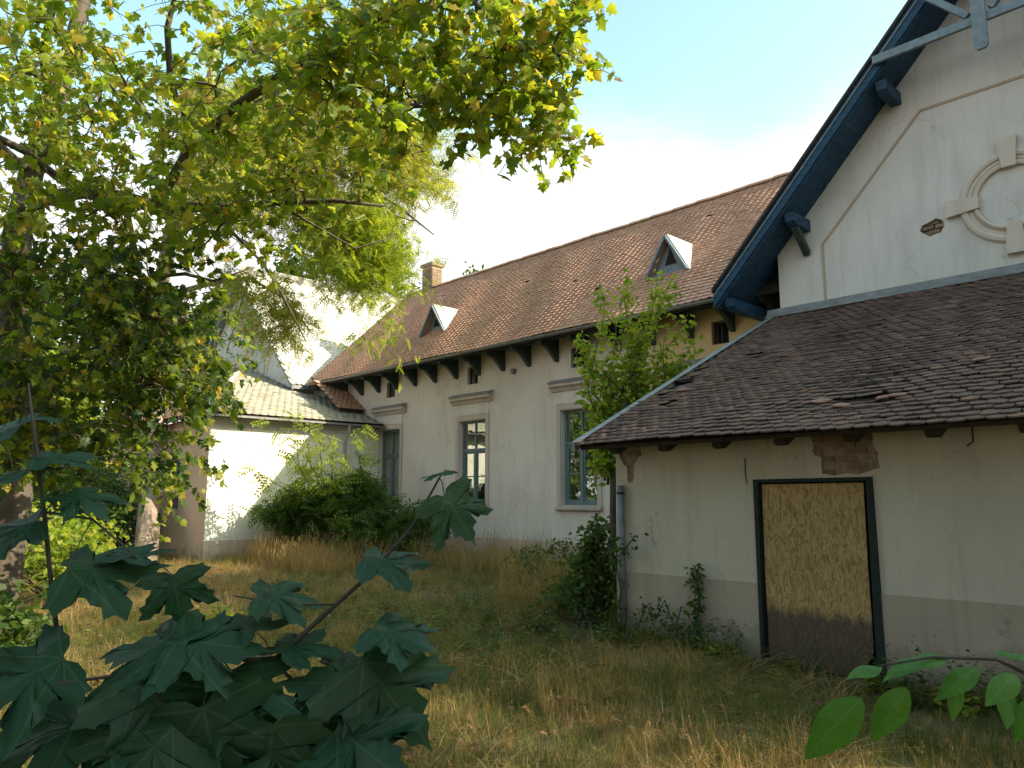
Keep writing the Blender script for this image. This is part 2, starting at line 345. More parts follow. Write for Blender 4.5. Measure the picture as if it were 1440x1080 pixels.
# ------------------------------------------------------------------ ground
def hgt(x, y): return .05*np.sin(x*.55+1)*np.cos(y*.6) + .03*np.sin(x*1.7+y*1.3)
xs = np.concatenate([[-700, -300, -120, -70], np.linspace(-45, 6, 120), [12, 30, 80, 250, 600]]); ys = np.concatenate([[-600, -200, -60, -20], np.linspace(-6, 16, 60), [22, 40, 90, 250, 700]])
X, Y = np.meshgrid(xs, ys); near = (X > -46) & (X < 7) & (Y > -7) & (Y < 17)
V = np.stack([X.ravel(), Y.ravel(), (hgt(X, Y)*near).ravel()-.03], 1); nx = len(xs)
i, j = np.meshgrid(np.arange(nx-1), np.arange(len(ys)-1)); b = (j*nx+i).ravel()
tag(npmesh('ground', V, [np.stack([b, b+1, b+nx+1, b+nx], 1)], M['ground'], smooth=True), kind='structure')

# ------------------------------------------------------------------ roof tiles
def tile_template(w, L, th, flat=False):
    hw = w*.485
    if flat: outl = [(-hw, .0), (hw, .0), (hw, L), (-hw, L)]
    else: outl = [(-hw, w*.30), (-hw*.72, w*.09), (-hw*.25, 0), (hw*.25, 0), (hw*.72, w*.09), (hw, w*.30), (hw, L), (-hw, L)]
    n = len(outl); v = [(x, y, th) for x, y in outl] + [(x, y, 0) for x, y in outl]
    f = [tuple(range(n))] + [(i, i+n, (i+1) % n+n, (i+1) % n) for i in range(n) if i != n-2]
    return np.array(v, float), f
def tiles(parent, org, ud, vd, U, Vn, w, exp, mat, test=None, nparts=0, partkey=None, stagger=True, th=.016, flat=False, jit=1.0, drop=None, lone=None, L=1.55, sag=0):
    """tiles over a plane: org corner at the eave, ud along the eave, vd up the slope"""
    org = np.array(org, float); ud = np.array(ud, float); vd = np.array(vd, float); nd = np.cross(ud, vd)
    tv, tf = tile_template(w, exp*L, th, flat)
    lift = (th*1.25)*L; mats = []; extra = []
    for r in range(int(Vn/exp)+1):
        for c in range(int(U/w)+2):
            u = c*w + (w/2 if (stagger and r % 2) else 0); v = r*exp - .04
            if u > U+.001: continue
            if test and not test(u, v+exp*.4): continue
            pc = org+ud*u+vd*v
            if drop:
                k = drop(pc, u, v)
                if k == 1: continue
            else: k = 0
            tilt = -math.atan2(lift, exp*L) + random.gauss(0, .012)*jit; spin = random.gauss(0, .014)*jit; roll = random.gauss(0, .015)*jit
            du = random.gauss(0, .004)*jit; dv = random.gauss(0, .007)*jit
            if k == 2: spin += random.uniform(-.5, .5); dv -= random.uniform(.02, .12); tilt -= .06; du += random.uniform(-.04, .04)
            R3 = Matrix.Rotation(spin, 3, 'Z') @ Matrix.Rotation(tilt, 3, 'X') @ Matrix.Rotation(roll, 3, 'Y')
            B = np.stack([ud, vd, nd], 1) @ np.array(R3)
            pos = org + ud*(u+du) + vd*(v+dv) + nd*(lift + .003 + (.03 if k == 2 else 0) + sag*(math.sin(u*1.1+.6*v)*.5+math.sin(u*2.7+1.9)*math.sin(v*1.3)*.5-.4))
            (extra if k == 2 else mats).append((B, pos))
    chosen = set()
    if nparts:
        order = sorted(range(len(mats)), key=lambda q: partkey(mats[q][1])); chosen = set(order[:nparts])
    off = np.array(parent.location) if parent else np.zeros(3)
    q = parent
    off = np.zeros(3)
    while q: off += np.array(q.location); q = q.parent
    tme = bpy.data.meshes.new('tile'); tme.from_pydata([tuple(p) for p in tv], [], tf); tme.materials.append(mat)
    tm2 = None
    if extra:
        tm2 = tme.copy(); tm2.materials.clear(); tm2.materials.append(lone or mat)
    def single(B, pos, me):
        o = bpy.data.objects.new('tile', me); mm = Matrix.Identity(4)
        for a in range(3):
            for b_ in range(3): mm[a][b_] = B[a][b_]
            mm[a][3] = pos[a]-off[a]
        o.matrix_local = mm; COL.objects.link(o); o.parent = parent
    for q in chosen: single(*mats[q], tme)
    for B, pos in extra: single(B, pos, tm2)
    rest = [mats[q] for q in range(len(mats)) if q not in chosen]
    if rest:
        Bs = np.array([r[0] for r in rest]); Ps = np.array([r[1] for r in rest])
        VV = (np.einsum('nij,kj->nki', Bs, tv) + Ps[:, None, :]).reshape(-1, 3); nv = len(tv)
        base = (np.arange(len(rest))*nv)[:, None]; F = []
        for f in tf: F.append(base + np.array(f)[None, :])
        npmesh('tile_courses', VV, F, mat, parent, kind='stuff')
    return len(mats)
def slab(mb, pts, th):
    """polygon pts extruded straight down by th"""
    n = len(pts); mb.add(list(pts) + [(p[0], p[1], p[2]-th) for p in pts], [tuple(range(n)), tuple(range(2*n-1, n-1, -1))] + [(i, i+n, (i+1) % n+n, (i+1) % n) for i in range(n)])
    return mb
camP = np.array([0, 0, EYE])

# ================================================================== LONG WING
YW = 14.98
wing = thing('long_wing', 'long single storey building with red tiled roof and tall windows between the gables', 'building', (-16.5, YW, 0))
WX = [-21.75, -17.45, -13.22, -9.0]
def blob(cx, cz, rx, rz, n, seed, amp=.22):
    r = random.Random(seed); return [(cx+rx*math.cos(2*math.pi*k/n)*(1+r.uniform(-amp, amp)), cz+rz*math.sin(2*math.pi*k/n)*(1+r.uniform(-amp, amp))) for k in range(n)]
holes = [rect(x-.6, x+.6, 1.66, 4.14) for x in WX] + [rect(x-.24+(.05 if x > -10 else 0), x+.24, 5.25, 5.78) for x in WX]
wm_ = wallpoly(MB(), [(-27, -.1), (-7.03, -.1), (-7.03, 6.62), (-27, 6.62)], holes, lambda a, b, d: (a, YW+d, b), .30)
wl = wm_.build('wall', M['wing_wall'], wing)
MB().box(-27, -7.04, 21.8, 22.1, -.1, 6.6).box(-27, -26.7, YW+.31, 21.8, -.1, 6.6).build('rear_wall', M['wing_wall'], wing)
MB().prism([(15.3, 6.6), (21.9, 6.6), (18.6, 9.75)], 'x', -25.9, -25.7).build('end_gable', M['wing_wall'], wing)
MB().box(-22.36, -7.04, YW-.025, YW-.001, -.1, .72).build('plinth', M['wing_plinth'], wing)
MB().box(-26.6, -7.2, 18, 18.1, 0, 6).build('inner_wall', M['trim'], wing)
def window(x):
    fr = MB(); y = YW+.13
    fr.box(x-.60, x-.53, y, y+.09, 1.66, 4.14).box(x+.53, x+.60, y, y+.09, 1.66, 4.14).box(x-.53, x+.53, y, y+.09, 4.07, 4.14).box(x-.53, x+.53, y, y+.09, 1.66, 1.74)
    w = fr.build('window', M['frame'], wing)
    MB().box(x-.53, x+.53, y-.02, y+.08, 3.22, 3.31).build('transom', M['frame'], w)
    MB().box(x-.04, x+.04, y-.02, y+.075, 1.74, 3.22).build('mullion', M['frame'], w)
    MB().box(x-.025, x+.025, y, y+.07, 3.31, 4.07).build('mullion', M['frame'], w)
    for s in (-1, 1):
        a, b = (x-.53, x-.04) if s < 0 else (x+.04, x+.53)
        MB().box(a, b, y+.01, y+.055, 1.74, 1.80).box(a, b, y+.01, y+.055, 3.16, 3.22).box(a, a+.05, y+.01, y+.055, 1.80, 3.16).box(b-.05, b, y+.01, y+.055, 1.80, 3.16)\
            .box(a+.05, b-.05, y+.015, y+.05, 2.46, 2.495).build('sash', M['frame'], w)
        for z0, z1 in ((1.80, 2.46), (2.495, 3.16)): MB().box(a+.05, b-.05, y+.03, y+.036, z0, z1).build('pane', M['glass'], w)
        MB().box(a if s < 0 else x+.025, x-.025 if s < 0 else b, y+.03, y+.036, 3.31, 4.07).build('pane', M['glass'], w)
    MB().prism([(YW-.13, 1.60), (YW-.13, 1.54), (YW-.001, 1.50), (YW-.001, 1.66)], 'x', x-.78, x+.78).build('sill', M['sill'], wing)
    # raised plaster surround and hood
    MB().box(x-.76, x-.62, YW-.035, YW-.001, 1.665, 4.30).box(x+.62, x+.76, YW-.035, YW-.001, 1.665, 4.30).box(x-.62, x+.62, YW-.035, YW-.001, 4.16, 4.30).build('surround', M['trim'], wing)
    MB().box(x-.74, x+.74, YW-.02, YW-.001, 4.32, 4.66).build('frieze', M['wing_wall'], wing)
    MB().prism([(YW-.001, 4.66), (YW-.06, 4.66), (YW-.10, 4.74), (YW-.18, 4.78), (YW-.18, 4.86), (YW-.001, 4.95)], 'x', x-.92, x+.92).build('hood_moulding', M['trim'], wing)
    MB().prism([(YW-.001, 4.954), (YW-.21, 4.865), (YW-.21, 4.89), (YW-.001, 4.985)], 'x', x-.95, x+.95).build('hood_flashing', M['gutter'], wing)
for x in WX: window(x)
for x in WX:
    a = x-.24+(.05 if x > -10 else 0)
    w = MB().box(a, a+.035, YW+.1, YW+.15, 5.25, 5.78).box(x+.205, x+.24, YW+.1, YW+.15, 5.25, 5.78).box(a+.035, x+.205, YW+.1, YW+.15, 5.745, 5.78).box(a+.035, x+.205, YW+.1, YW+.15, 5.25, 5.285).box(x-.012, x+.012, YW+.11, YW+.14, 5.285, 5.745).build('attic_window', M['greenwood'], wing)
    MB().box(a-.03, x+.27, YW+.29, YW+.31, 5.2, 5.82).build('dark_opening', M['black'], w)
# roof
SL = 1.0
WS = .94
def wz(y): return 6.10+WS*(y-14.2)
RY = 18.62; RZ = wz(RY)
rf = slab(MB(), [(-26.1, 14.2, wz(14.2)-.05), (-2.5, 14.2, wz(14.2)-.05), (-2.5, RY, RZ-.05), (-26.1, RY, RZ-.05)], .11)
slab(rf, [(-26.1, RY, RZ-.03), (-2.5, RY, RZ-.03), (-2.5, 23.04, wz(14.2)-.03), (-26.1, 23.04, wz(14.2)-.03)], .12)
wroof = rf.build('roof', M['batten'], wing)
s2 = 1/math.hypot(1, WS); s3 = WS*s2
def wtest(u, v):
    x = -26.1+u; y = 14.2+v*s2
    return (y-14.2) > 1.06*(x+8.05)-.25
def wdrop(pc, u, v):
    return 1 if random.random() < .0012 else 0
tiles(wroof, (-26.02, 14.2, wz(14.2)), (1,0,0), (0,s2,s3), 21.0, (RY-14.2)/s2-.1, .2, .155, M['tile_wing'], wtest, 200, lambda p: np.linalg.norm(p-camP), stagger=False, drop=wdrop, th=.02, sag=.03)
MB().prism([(RY-.1, RZ-.12), (RY+.1, RZ-.12), (RY+.05, RZ+.09), (RY-.05, RZ+.09)], 'x', -26.1, -4.0).build('ridge_mortar', M['chimney'], wroof)
# plain field of rear slope tiles
tiles(wroof, (-2.6, 23.04, wz(14.2)), (-1,0,0), (0,-s2,s3), 23.3, 5.4, .45, .5, M['tile_wing'], None, 0, None, stagger=False)
def halfround(x0, x1, y, z, r, flare=1.12):
    mb = MB(); n = 7; vs = []
    for x, rr in ((x0, r*flare), (x1, r)):
        for k in range(n): a = math.pi*k/(n-1); vs.append((x, y-rr*math.cos(a), z+rr*math.sin(a)*.8))
        for k in range(n): a = math.pi*k/(n-1); vs.append((x, y-(rr-.02)*math.cos(a), z+(rr-.02)*math.sin(a)*.8))
    f = []
    for k in range(n-1): f.append((k, k+1, 2*n+k+1, 2*n+k)); f.append((k, n+k, n+k+1, k+1))
    return mb.add(vs, f)
x = -26.1; rm = None
while x < -4.6:
    if rm is None: rm = halfround(0, .43, 0, 0, .13); o0 = rm.build('ridge_tile', M['tile_wing'], wroof); me0 = o0.data; bpy.data.objects.remove(o0); me0.transform(Matrix.Translation(wing.location))
    o = bpy.data.objects.new('ridge_tile', me0); o.location = (x-wing.location.x, RY-wing.location.y, RZ+.02+random.gauss(0, .006)); o.rotation_euler = (random.gauss(0, .02), random.gauss(0, .012), random.gauss(0, .012)); COL.objects.link(o); o.parent = wroof
    x += .40
# verge board at the left end, gutter, brackets
MB().prism([(14.2, wz(14.2)-.17), (14.2, wz(14.2)+.03), (RY, RZ+.04), (RY, RZ-.16)], 'x', -26.15, -26.105).build('verge_board', M['gutter'], wing)
g = MB(); n = 6
for k in range(n):
    a0 = math.pi+math.pi*k/n; a1 = math.pi+math.pi*(k+1)/n; r = .07
    g.add([(-26.1, 14.12+r*math.cos(a0), 6.05+r*math.sin(a0)), (-7.95, 14.12+r*math.cos(a0), 6.05+r*math.sin(a0)), (-7.95, 14.12+r*math.cos(a1), 6.05+r*math.sin(a1)), (-26.1, 14.12+r*math.cos(a1), 6.05+r*math.sin(a1))], [(0,1,2,3)])
g.build('gutter', M['gutter'], wing, smooth=True)
x = -25.6
while x < -7.2:
    # the tapered bracket that carries the eave
    b = MB().prism([(14.24, 5.98), (14.24, 5.90), (14.34, 5.85), (14.52, 5.83), (14.66, 5.72), (14.80, 5.60), (14.88, 5.50), (14.978, 5.47), (14.978, 6.68)], 'x', x-.055, x+.055).build('bracket', M['greenwood'], wing)
    x += 1.06
MB().box(-26, -7.9, 14.5, 14.58, 5.985, 6.10).build('eave_purlin', M['greenwood'], wing)
# dormers
def dormer(xc, y0, zb, w, h):
    d = MB().prism([(xc-w/2, zb), (xc+w/2, zb), (xc, zb+h)], 'y', y0+.06, y0+.10)
    dd = d.build('dormer', M['bluegrey'], wing)
    MB().prism([(xc-.17, zb+.2), (xc+.17, zb+.2), (xc, zb+.24+.38)], 'y', y0+.045, y0+.058).build('opening', M['black'], dd)
    yb = y0+h+.25
    for s in (-1, 1):
        a = (xc+s*(w/2+.1), y0-.12, zb-.16); b_ = (xc, y0-.12, zb+h+.07); c = (xc, 14.2+(zb+h+.07-6.10)/WS, zb+h+.07); e_ = (xc+s*(w/2+.1), 14.2+(zb-.16-6.10)/WS, zb-.16)
        mb = MB(); nrm = Vector((s*h, 0, w/2)).normalized()*.045
        mb.add([a, b_, c, e_] + [tuple(Vector(p)+nrm) for p in (a, b_, c, e_)], [(0,1,2,3),(7,6,5,4),(0,4,5,1),(1,5,6,2),(2,6,7,3),(3,7,4,0)])
        mb.build('dormer_roof', M['palezinc'] if s > 0 else M['tile_wing'], dd)
    MB().box(xc-w/2, xc+w/2, y0-.02, y0+.06, zb-.07, zb+.0).build('dormer_sill', M['bluegrey'], dd)
    for s in (-1, 1): MB().beam((xc+s*(w/2+.06), y0-.14, zb-.1), (xc, y0-.14, zb+h+.03), .05, .10, (0,1,0)).build('barge_board', M['bluegrey'], dd)
dormer(-19.95, 15.47, 7.32, 1.2, .84)
dormer(-10.62, 15.50, 7.38, 1.1, .84)
# chimney of real brick courses
ch = MB().box(-24.75, -24.13, 18.5, 19.0, 8.8, 11.3).build('chimney', M['chimney'], wing)
for r in range(15):
    z = 9.75+r*.093
    k = MB()
    for c in range(2): k.box(-24.77+c*.325, -24.77+c*.325+.31, 18.478, 18.53, z, z+.075).box(-24.145, -24.108, 18.50+c*.25, 18.50+c*.25+.24, z, z+.075)
    k.build('brick_course', M['brick'], ch)
MB().box(-24.83, -24.05, 18.42, 19.08, 11.22, 11.36).build('chimney_cap', M['brick'], ch)
# small wall vent
wv = MB().tube([(-15.62, YW-.12, 5.42), (-15.62, YW, 5.42)], .08, 10).build('vent_pipe', M['gutter'], wing)

# ================================================================== GABLE BUILDING (right)
YG = 14.0; CX = -3.0
gab = thing('gabled_cross_wing', 'tall white gable wall with blue boarded eaves and round plaster ornament', 'building', (CX, YG, 0))
def gz(x): return 5.98+1.064*(min(x, 2*CX-x)+8.0)
hole = blob(-4.19, 6.44, .17, .14, 10, 5, .3)
wallpoly(MB(), [(-7.03, -.1), (1.03, -.1), (1.03, gz(1.03)-.40), (CX, gz(CX)-.40), (-7.03, gz(-7.03)-.40)], [hole], lambda a, b, d: (a, YG+d, b), .3).build('wall', M['gable_wall'], gab)
MB().box(-7.03, -6.73, 14.31, 24, -.1, 6.55).box(.73, 1.03, 14.31, 24, -.1, 6.55).prism([(-7.03, -.1), (1.03, -.1), (1.03, 6.6), (CX, 10.8), (-7.03, 6.6)], 'y', 23.7, 24).build('side_wall', M['gable_wall'], gab)
hb = MB().box(-4.4, -4.0, YG+.10, YG+.29, 6.25, 6.62).build('hole_backing', M['mortar'], gab)
for r in range(4):
    for c in range(2):
        x0 = -4.36+c*.2+(.09 if r % 2 else 0); MB().box(x0, x0+.17, YG+.035+random.uniform(0, .05), YG+.099, 6.30+r*.075, 6.30+r*.075+.06).build('brick', M['brick'], hb)
# roof
rf = MB()
yb0, yb1 = 13.24, 24.3
for s in (0, 1):
    e = -8.0 if s == 0 else 2*CX+8.0
    slab(rf, [(e, yb0, 5.94), (CX, yb0, gz(CX)-.04), (CX, yb1, gz(CX)-.04), (e, yb1, 5.94)], .34)
groof = rf.build('roof', M['blue'], gab)
ln = math.hypot(1, 1.064); vd = (1/ln, 0, 1.064/ln)
tiles(groof, (-8.0, yb1, 5.97), (0,-1,0), vd, yb1-13.18, 5.0*ln-.05, .2, .3, M['tile_wing'], None, 0, None, stagger=False)
tiles(groof, (2.0, 13.18, 5.97), (0,1,0), (-1/ln, 0, 1.064/ln), yb1-13.18, 5.0*ln-.05, .4, .4, M['tile_wing'], None, 0, None, stagger=False)
for s in (1, -1):
    def mx_(x): return x if s == 1 else 2*CX-x
    # stepped barge board: thick outer board, thin bright fillet, inner board
    MB().prism([(mx_(-8.03), 5.60), (mx_(-8.03), 5.93), (mx_(CX), gz(CX)-.02), (mx_(CX), gz(CX)-.36)], 'y', 13.20, 13.238).build('barge_board', M['blue'], gab)
    MB().prism([(mx_(-8.03), 5.78), (mx_(-8.03), 5.815), (mx_(CX), gz(CX)-.135), (mx_(CX), gz(CX)-.17)], 'y', 13.175, 13.199).build('fillet', M['bluegrey'], gab)
    MB().prism([(mx_(-8.03), 5.90), (mx_(-8.03), 5.975), (mx_(CX), gz(CX)+.025), (mx_(CX), gz(CX)-.05)], 'y', 13.14, 13.199).build('verge_moulding', M['darkwood'], gab)
    # soffit boards run with the slope, each its own board
    for k in range(5):
        y0 = 13.245+k*.15
        MB().prism([(mx_(-7.98), 5.585), (mx_(-7.98), 5.61), (mx_(CX), gz(CX)-.365), (mx_(CX), gz(CX)-.39)], 'y', y0, y0+.143).build('soffit_board', M['blue'], gab)
    for (px_, zz, tail) in ((-4.62, 0, 0), (-6.42, 0, 1), (-7.75, 0, 0)):
        zt = gz(px_)-.40; x0 = mx_(px_)
        a, b_ = min(x0-.09, x0+.09), max(x0-.09, x0+.09)
        zl = zt-.10
        MB().prism([(13.30, zl-.02), (13.34, zl-.15), (13.44, zl-.22), (13.999 if px_ > -7 else 14.9, zl-.22), (13.999 if px_ > -7 else 14.9, zl), (13.30, zl)], 'x', a, b_).build('purlin_end', M['blue'], gab)
        if tail: MB().beam((x0, 13.5, zl-.2), (x0, 13.99, zl-.66), .11, .12, (1,0,0)).build('brace', M['greenwood'], gab)
MB().box(-4.66, -1.34, 13.10, 13.172, 9.32, 9.46).build('tie_beam', M['bluegrey'], gab)
MB().prism([(CX-.10, 8.90), (CX-.06, 8.84), (CX+.06, 8.84), (CX+.10, 8.90), (CX+.10, gz(CX)-.42), (CX-.10, gz(CX)-.42)], 'y', 13.04, 13.098).build('king_post', M['bluegrey'], gab)
for s in (-1, 1): MB().beam((CX+s*.16, 13.13, 9.5), (CX+s*.75, 13.13, 10.15), .1, .1, (0,1,0)).build('strut', M['bluegrey'], gab)
# panel moulding
pp = [(-6.12, 5.56), (-6.12, 6.62), (-4.24, 8.62), (-1.76, 8.62), (.12, 6.62), (.12, 5.56)]
for k in range(5): MB().beam((pp[k][0], YG-.008, pp[k][1]), (pp[k+1][0], YG-.008, pp[k+1][1]), .045, .016, (0,1,0)).build('panel_moulding', M['line'], gab)
# round ornament
rc = (-2.98, 6.68)
def ringmesh(prof, a0=0, a1=2*math.pi, n=48):
    mb = MB(); vs = []; k = len(prof)
    for i_ in range(n+1):
        a = a0+(a1-a0)*i_/n
        for r, d in prof: vs.append((rc[0]+r*math.cos(a), YG-d, rc[1]+r*math.sin(a)))
    return mb.add(vs, [(i_*k+j_, i_*k+j_+1, (i_+1)*k+j_+1, (i_+1)*k+j_) for i_ in range(n) for j_ in range(k-1)])
ringmesh([(.50, .0), (.50, .06), (.54, .075), (.57, .045), (.57, .03), (.66, .03), (.66, .055), (.70, .07), (.75, .06), (.79, .0)]).build('round_moulding', M['ring'], gab)
ringmesh([(.002, .006), (.49, .006), (.50, .0)]).build('round_panel', M['gable_wall'], gab)
ringmesh([(.575, .034), (.60, .034)]).build('ring_line', M['line'], gab)
for k in range(4):
    a = k*math.pi/2; dx, dz = math.cos(a), math.sin(a); px, pz = -dz, dx
    pts = [(rc[0]+dx*r+px*w_, rc[1]+dz*r+pz*w_) for r, w_ in ((.47, -.10), (.97, -.145), (.97, .145), (.47, .10))]
    MB().prism(pts, 'y', YG-.10, YG-.001).build('keystone', M['ring'], gab)

# ================================================================== ANNEX (right, in front of the gable)
YA = 8.58
ann = thing('boarded_outbuilding', 'low lean-to outbuilding with boarded up doorway under worn brown tiles', 'building', (-3, YA, 0))
doorh = [(-4.76, -.09), (-3.36, -.09), (-3.36, 2.07), (-4.76, 2.07)]
def rough(pts, seed, amp=.02, sub=4):
    r = random.Random(seed); o_ = []
    for i_ in range(len(pts)):
        a, b_ = pts[i_], pts[(i_+1) % len(pts)]
        for k in range(sub): t_ = k/sub; o_.append((a[0]+(b_[0]-a[0])*t_+r.uniform(-amp, amp), a[1]+(b_[1]-a[1])*t_+r.uniform(-amp, amp)))
    return o_
p1 = rough([(-4.02, 2.60), (-4.00, 2.36), (-3.93, 2.30), (-3.92, 2.11), (-3.50, 2.12), (-3.28, 2.15), (-3.30, 2.34), (-3.37, 2.60)], 3, .02, 3)
p2 = rough([(-6.80, 2.62), (-6.82, 2.42), (-6.70, 2.28), (-6.66, 2.04), (-6.58, 2.05), (-6.56, 2.28), (-6.44, 2.44), (-6.44, 2.62)], 9, .02, 3)
wallpoly(MB(), [(-6.88, -.1), (2.0, -.1), (2.0, 2.72), (-6.88, 2.72)], [doorh, p1, p2], lambda a, b, d: (a, YA+d, b), .035).build('plaster_coat', M['annex_wall'], ann)
wallpoly(MB(), [(-6.88, -.1), (2.0, -.1), (2.0, 2.72), (-6.88, 2.72)], [doorh], lambda a, b, d: (a, YA+.036+d, b), .3).build('wall', M['mortar'], ann)
for (xa, xb, za, zb, seed) in ((-4.02, -3.28, 2.1, 2.6, 1), (-6.82, -6.44, 2.04, 2.6, 2)):
    r = random.Random(seed); row = 0; z = za
    while z < zb:
        x = xa-(.13 if row % 2 else 0)
        while x < xb:
            if x > -6.84 and r.random() < .5: MB().box(x+.01, x+.235, YA+.010+r.uniform(0, .012), YA+.0355, z, z+.062).build('brick', M['brick'], ann)
            x += .25
        z += .077; row += 1
MB().prism([(YA+.34, -.1), (14-.01, -.1), (14-.01, 5.2), (YA+.34, 2.7)], 'x', -6.86, -6.6).build('side_wall', M['annex_wall'], ann)
MB().prism([(YA+.34, -.1), (14-.01, -.1), (14-.01, 5.2), (YA+.34, 2.7)], 'x', 1.7, 1.98).build('side_wall', M['annex_wall'], ann)
MB().box(-6.892, -4.765, YA-.014, YA-.001, -.1, .85).build('plinth_band', M['plinth'], ann)
MB().box(-3.355, 2.0, YA-.014, YA-.001, -.1, .85).build('plinth_band', M['plinth'], ann)
# pale scuff where plinth paint flaked off
bl = blob(-5.42, .07, .30, .16, 14, 21, .25); MB().prism(bl, 'y', YA-.018, YA-.0145).build('flaked_patch', M['white_wall'], ann)
# doorway
MB().box(-5.2, -3.0, 9.6, 9.65, -.1, 2.6).build('dark_interior', M['black'], ann)
df = MB().prism([(-4.76, -.06), (-4.72, -.06), (-4.70, 2.03), (-4.76, 2.03)], 'y', YA-.03, YA+.10).prism([(-3.44, -.06), (-3.345, -.06), (-3.36, 2.03), (-3.43, 2.03)], 'y', YA-.03, YA+.10).prism([(-4.76, 2.03), (-3.36, 2.03), (-3.36, 2.075), (-4.76, 2.068)], 'y', YA-.03, YA+.10).build('door_frame', M['doorframe'], ann)
bd = [(-4.675, -.02), (-4.1, -.055), (-3.68, -.05), (-3.60, .03), (-3.54, .12), (-3.475, .24), (-3.48, 1.2), (-3.47, 2.015), (-4.67, 2.01), (-4.68, 1.0)]
MB().prism([(a, b) for a, b in bd], 'y', YA+.015, YA+.033).build('strand_board', M['osb'], ann)
for p_ in ((-4.62, 1.9), (-3.58, 1.9), (-4.63, 1.1), (-3.55, 1.05), (-4.1, 1.93)):
    MB().tube([(p_[0], YA+.012, p_[1]), (p_[0], YA+.0155, p_[1])], .008, 6).build('nail_head', M['darkwood'], ann)
# roof
AS = .47
def az(y): return 2.60+AS*(y-8.1)
rf = slab(MB(), [(-7.13, 8.12, az(8.12)-.05), (2.4, 8.12, az(8.12)-.05), (2.4, 13.98, az(13.98)-.05), (-7.13, 13.98, az(13.98)-.05)], .05)
aroof = rf.build('roof', M['batten'], ann)
al = math.hypot(1, AS); av = (0, 1/al, AS/al)
HO = [(-6.98, 10.15, .28, .30), (-6.5, 9.3, .16, .10), (-7.1, 10.9, .14, .2), (-3.59, 8.85, .30, .11), (-6.15, 11.25, .22, .07), (-5.75, 12.5, .2, .07)]
def adrop(pc, u, v):
    for k, (x, y, rx, ry) in enumerate(HO):
        q = ((pc[0]-x)/rx)**2+((pc[1]-y)/ry)**2
        if q < 1: return 1
        if q < 2.6 and random.random() < (.45 if k in (0, 1, 3) else .2): return 2
    return 2 if random.random() < .002 else 0
tiles(aroof, (-7.08, 8.04, az(8.04)), (1,0,0), av, 9.6, (13.95-8.04)*al, .175, .135, M['tile_annex'], None, 290, lambda p: np.linalg.norm(p-camP)+(50 if p[0] > -1.5 else 0), drop=adrop, lone=M['tile_new'], jit=1.7, sag=.035)
# battens visible through the gaps, metal verge, wall flashing, eave row, rafter tails
for y in np.arange(8.3, 13.9, .27): MB().beam((-7.1, y, az(y)-.005), (2.3, y, az(y)-.005), .04, .022).build('batten', M['darkwood'], aroof)
MB().prism([(8.0, az(8.0)-.07), (8.0, az(8.0)+.055), (13.98, az(13.98)+.055), (13.98, az(13.98)-.07)], 'x', -7.18, -7.135).build('verge_board', M['zinc'], ann)
MB().prism([(8.0, az(8.0)+.056), (8.0, az(8.0)+.064), (13.98, az(13.98)+.064), (13.98, az(13.98)+.056)], 'x', -7.20, -7.07).build('verge_flashing', M['zinc'], ann)
MB().prism([(13.86, az(13.86)+.05), (13.86, az(13.86)+.065), (13.992, az(13.99)+.09), (13.998, az(13.99)+.17), (13.985, az(13.99)+.17), (13.975, az(13.99)+.09)], 'x', -7.3, 2.3).build('wall_flashing', M['zinc'], ann)
for k in range(13):
    x = -6.62+k*.80; w_ = .065
    MB().prism([(8.20, az(8.2)-.08), (8.20, az(8.2)-.18), (8.27, az(8.27)-.24), (YA+.0, az(YA)-.24), (YA, az(YA)-.08)], 'x', x-w_, x+w_).build('rafter_tail', M['darkwood'], ann)
MB().box(-6.88, 2.0, YA+.02, YA+.3, 2.72, az(YA)-.04).build('wall_plate', M['darkwood'], ann)
# cable and hook above the doorway
MB().tube([(-4.86, YA-.012, 2.33), (-4.865, YA-.014, 2.15), (-4.85, YA-.012, 2.02)], .006, 5).build('cable_stub', M['darkwood'], ann)
MB().tube([(-2.36, YA-.012, 2.55), (-2.36, YA-.02, 2.40), (-2.42, YA-.016, 2.36)], .008, 5).build('cable_stub', M['darkwood'], ann)
dp = MB().tube([(-6.75, 8.51, -.05), (-6.75, 8.51, 1.0), (-6.75, 8.51, 2.02)], .05, 12).build('downpipe', M['pipe'], ann, smooth=True)
for z in (.35, 1.15, 1.9): MB().tube([(-6.75, 8.51, z), (-6.75, 8.51, z+.03)], .056, 12).build('pipe_clip', M['darkwood'], dp)
MB().tube([(-5.56, 8.53, -.05), (-5.56, 8.53, .95)], .022, 8).build('conduit', M['pipe'], ann)

# ================================================================== LEFT CROSS WING AND LEFT ANNEX
LX = -31.7
lcw = thing('pale_roofed_cross_wing', 'building with steep pale roof and grey gable behind the low white annexe', 'building', (LX, 14, 0))
def lz(x): return 11.52-1.015*abs(x-LX)
wallpoly(MB(), [(-37.4, -.1), (-27.0, -.1), (-27.0, lz(-27)-.2), (LX, lz(LX)-.2), (-36.4, lz(-36.4)-.2), (-37.4, 5.4)], [], lambda a, b, d: (a, 14.0+d, b), .3).build('wall', M['gable_wall'], lcw)
MB().box(-27.3, -27.01, 14.3, 32, -.1, 6.3).box(-36.9, -36.6, 14.3, 32, -.1, 6.0).build('side_wall', M['gable_wall'], lcw)
rf = MB()
for s in (1, -1):
    e = LX+s*5.35
    slab(rf, [(e, 13.72, lz(e)-.03), (e, 32, lz(e)-.03), (LX, 32, lz(LX)-.03), (LX, 13.72, lz(LX)-.03)], .14)
lroof = rf.build('roof', M['gutter'], lcw)
l2 = math.hypot(1, 1.015)
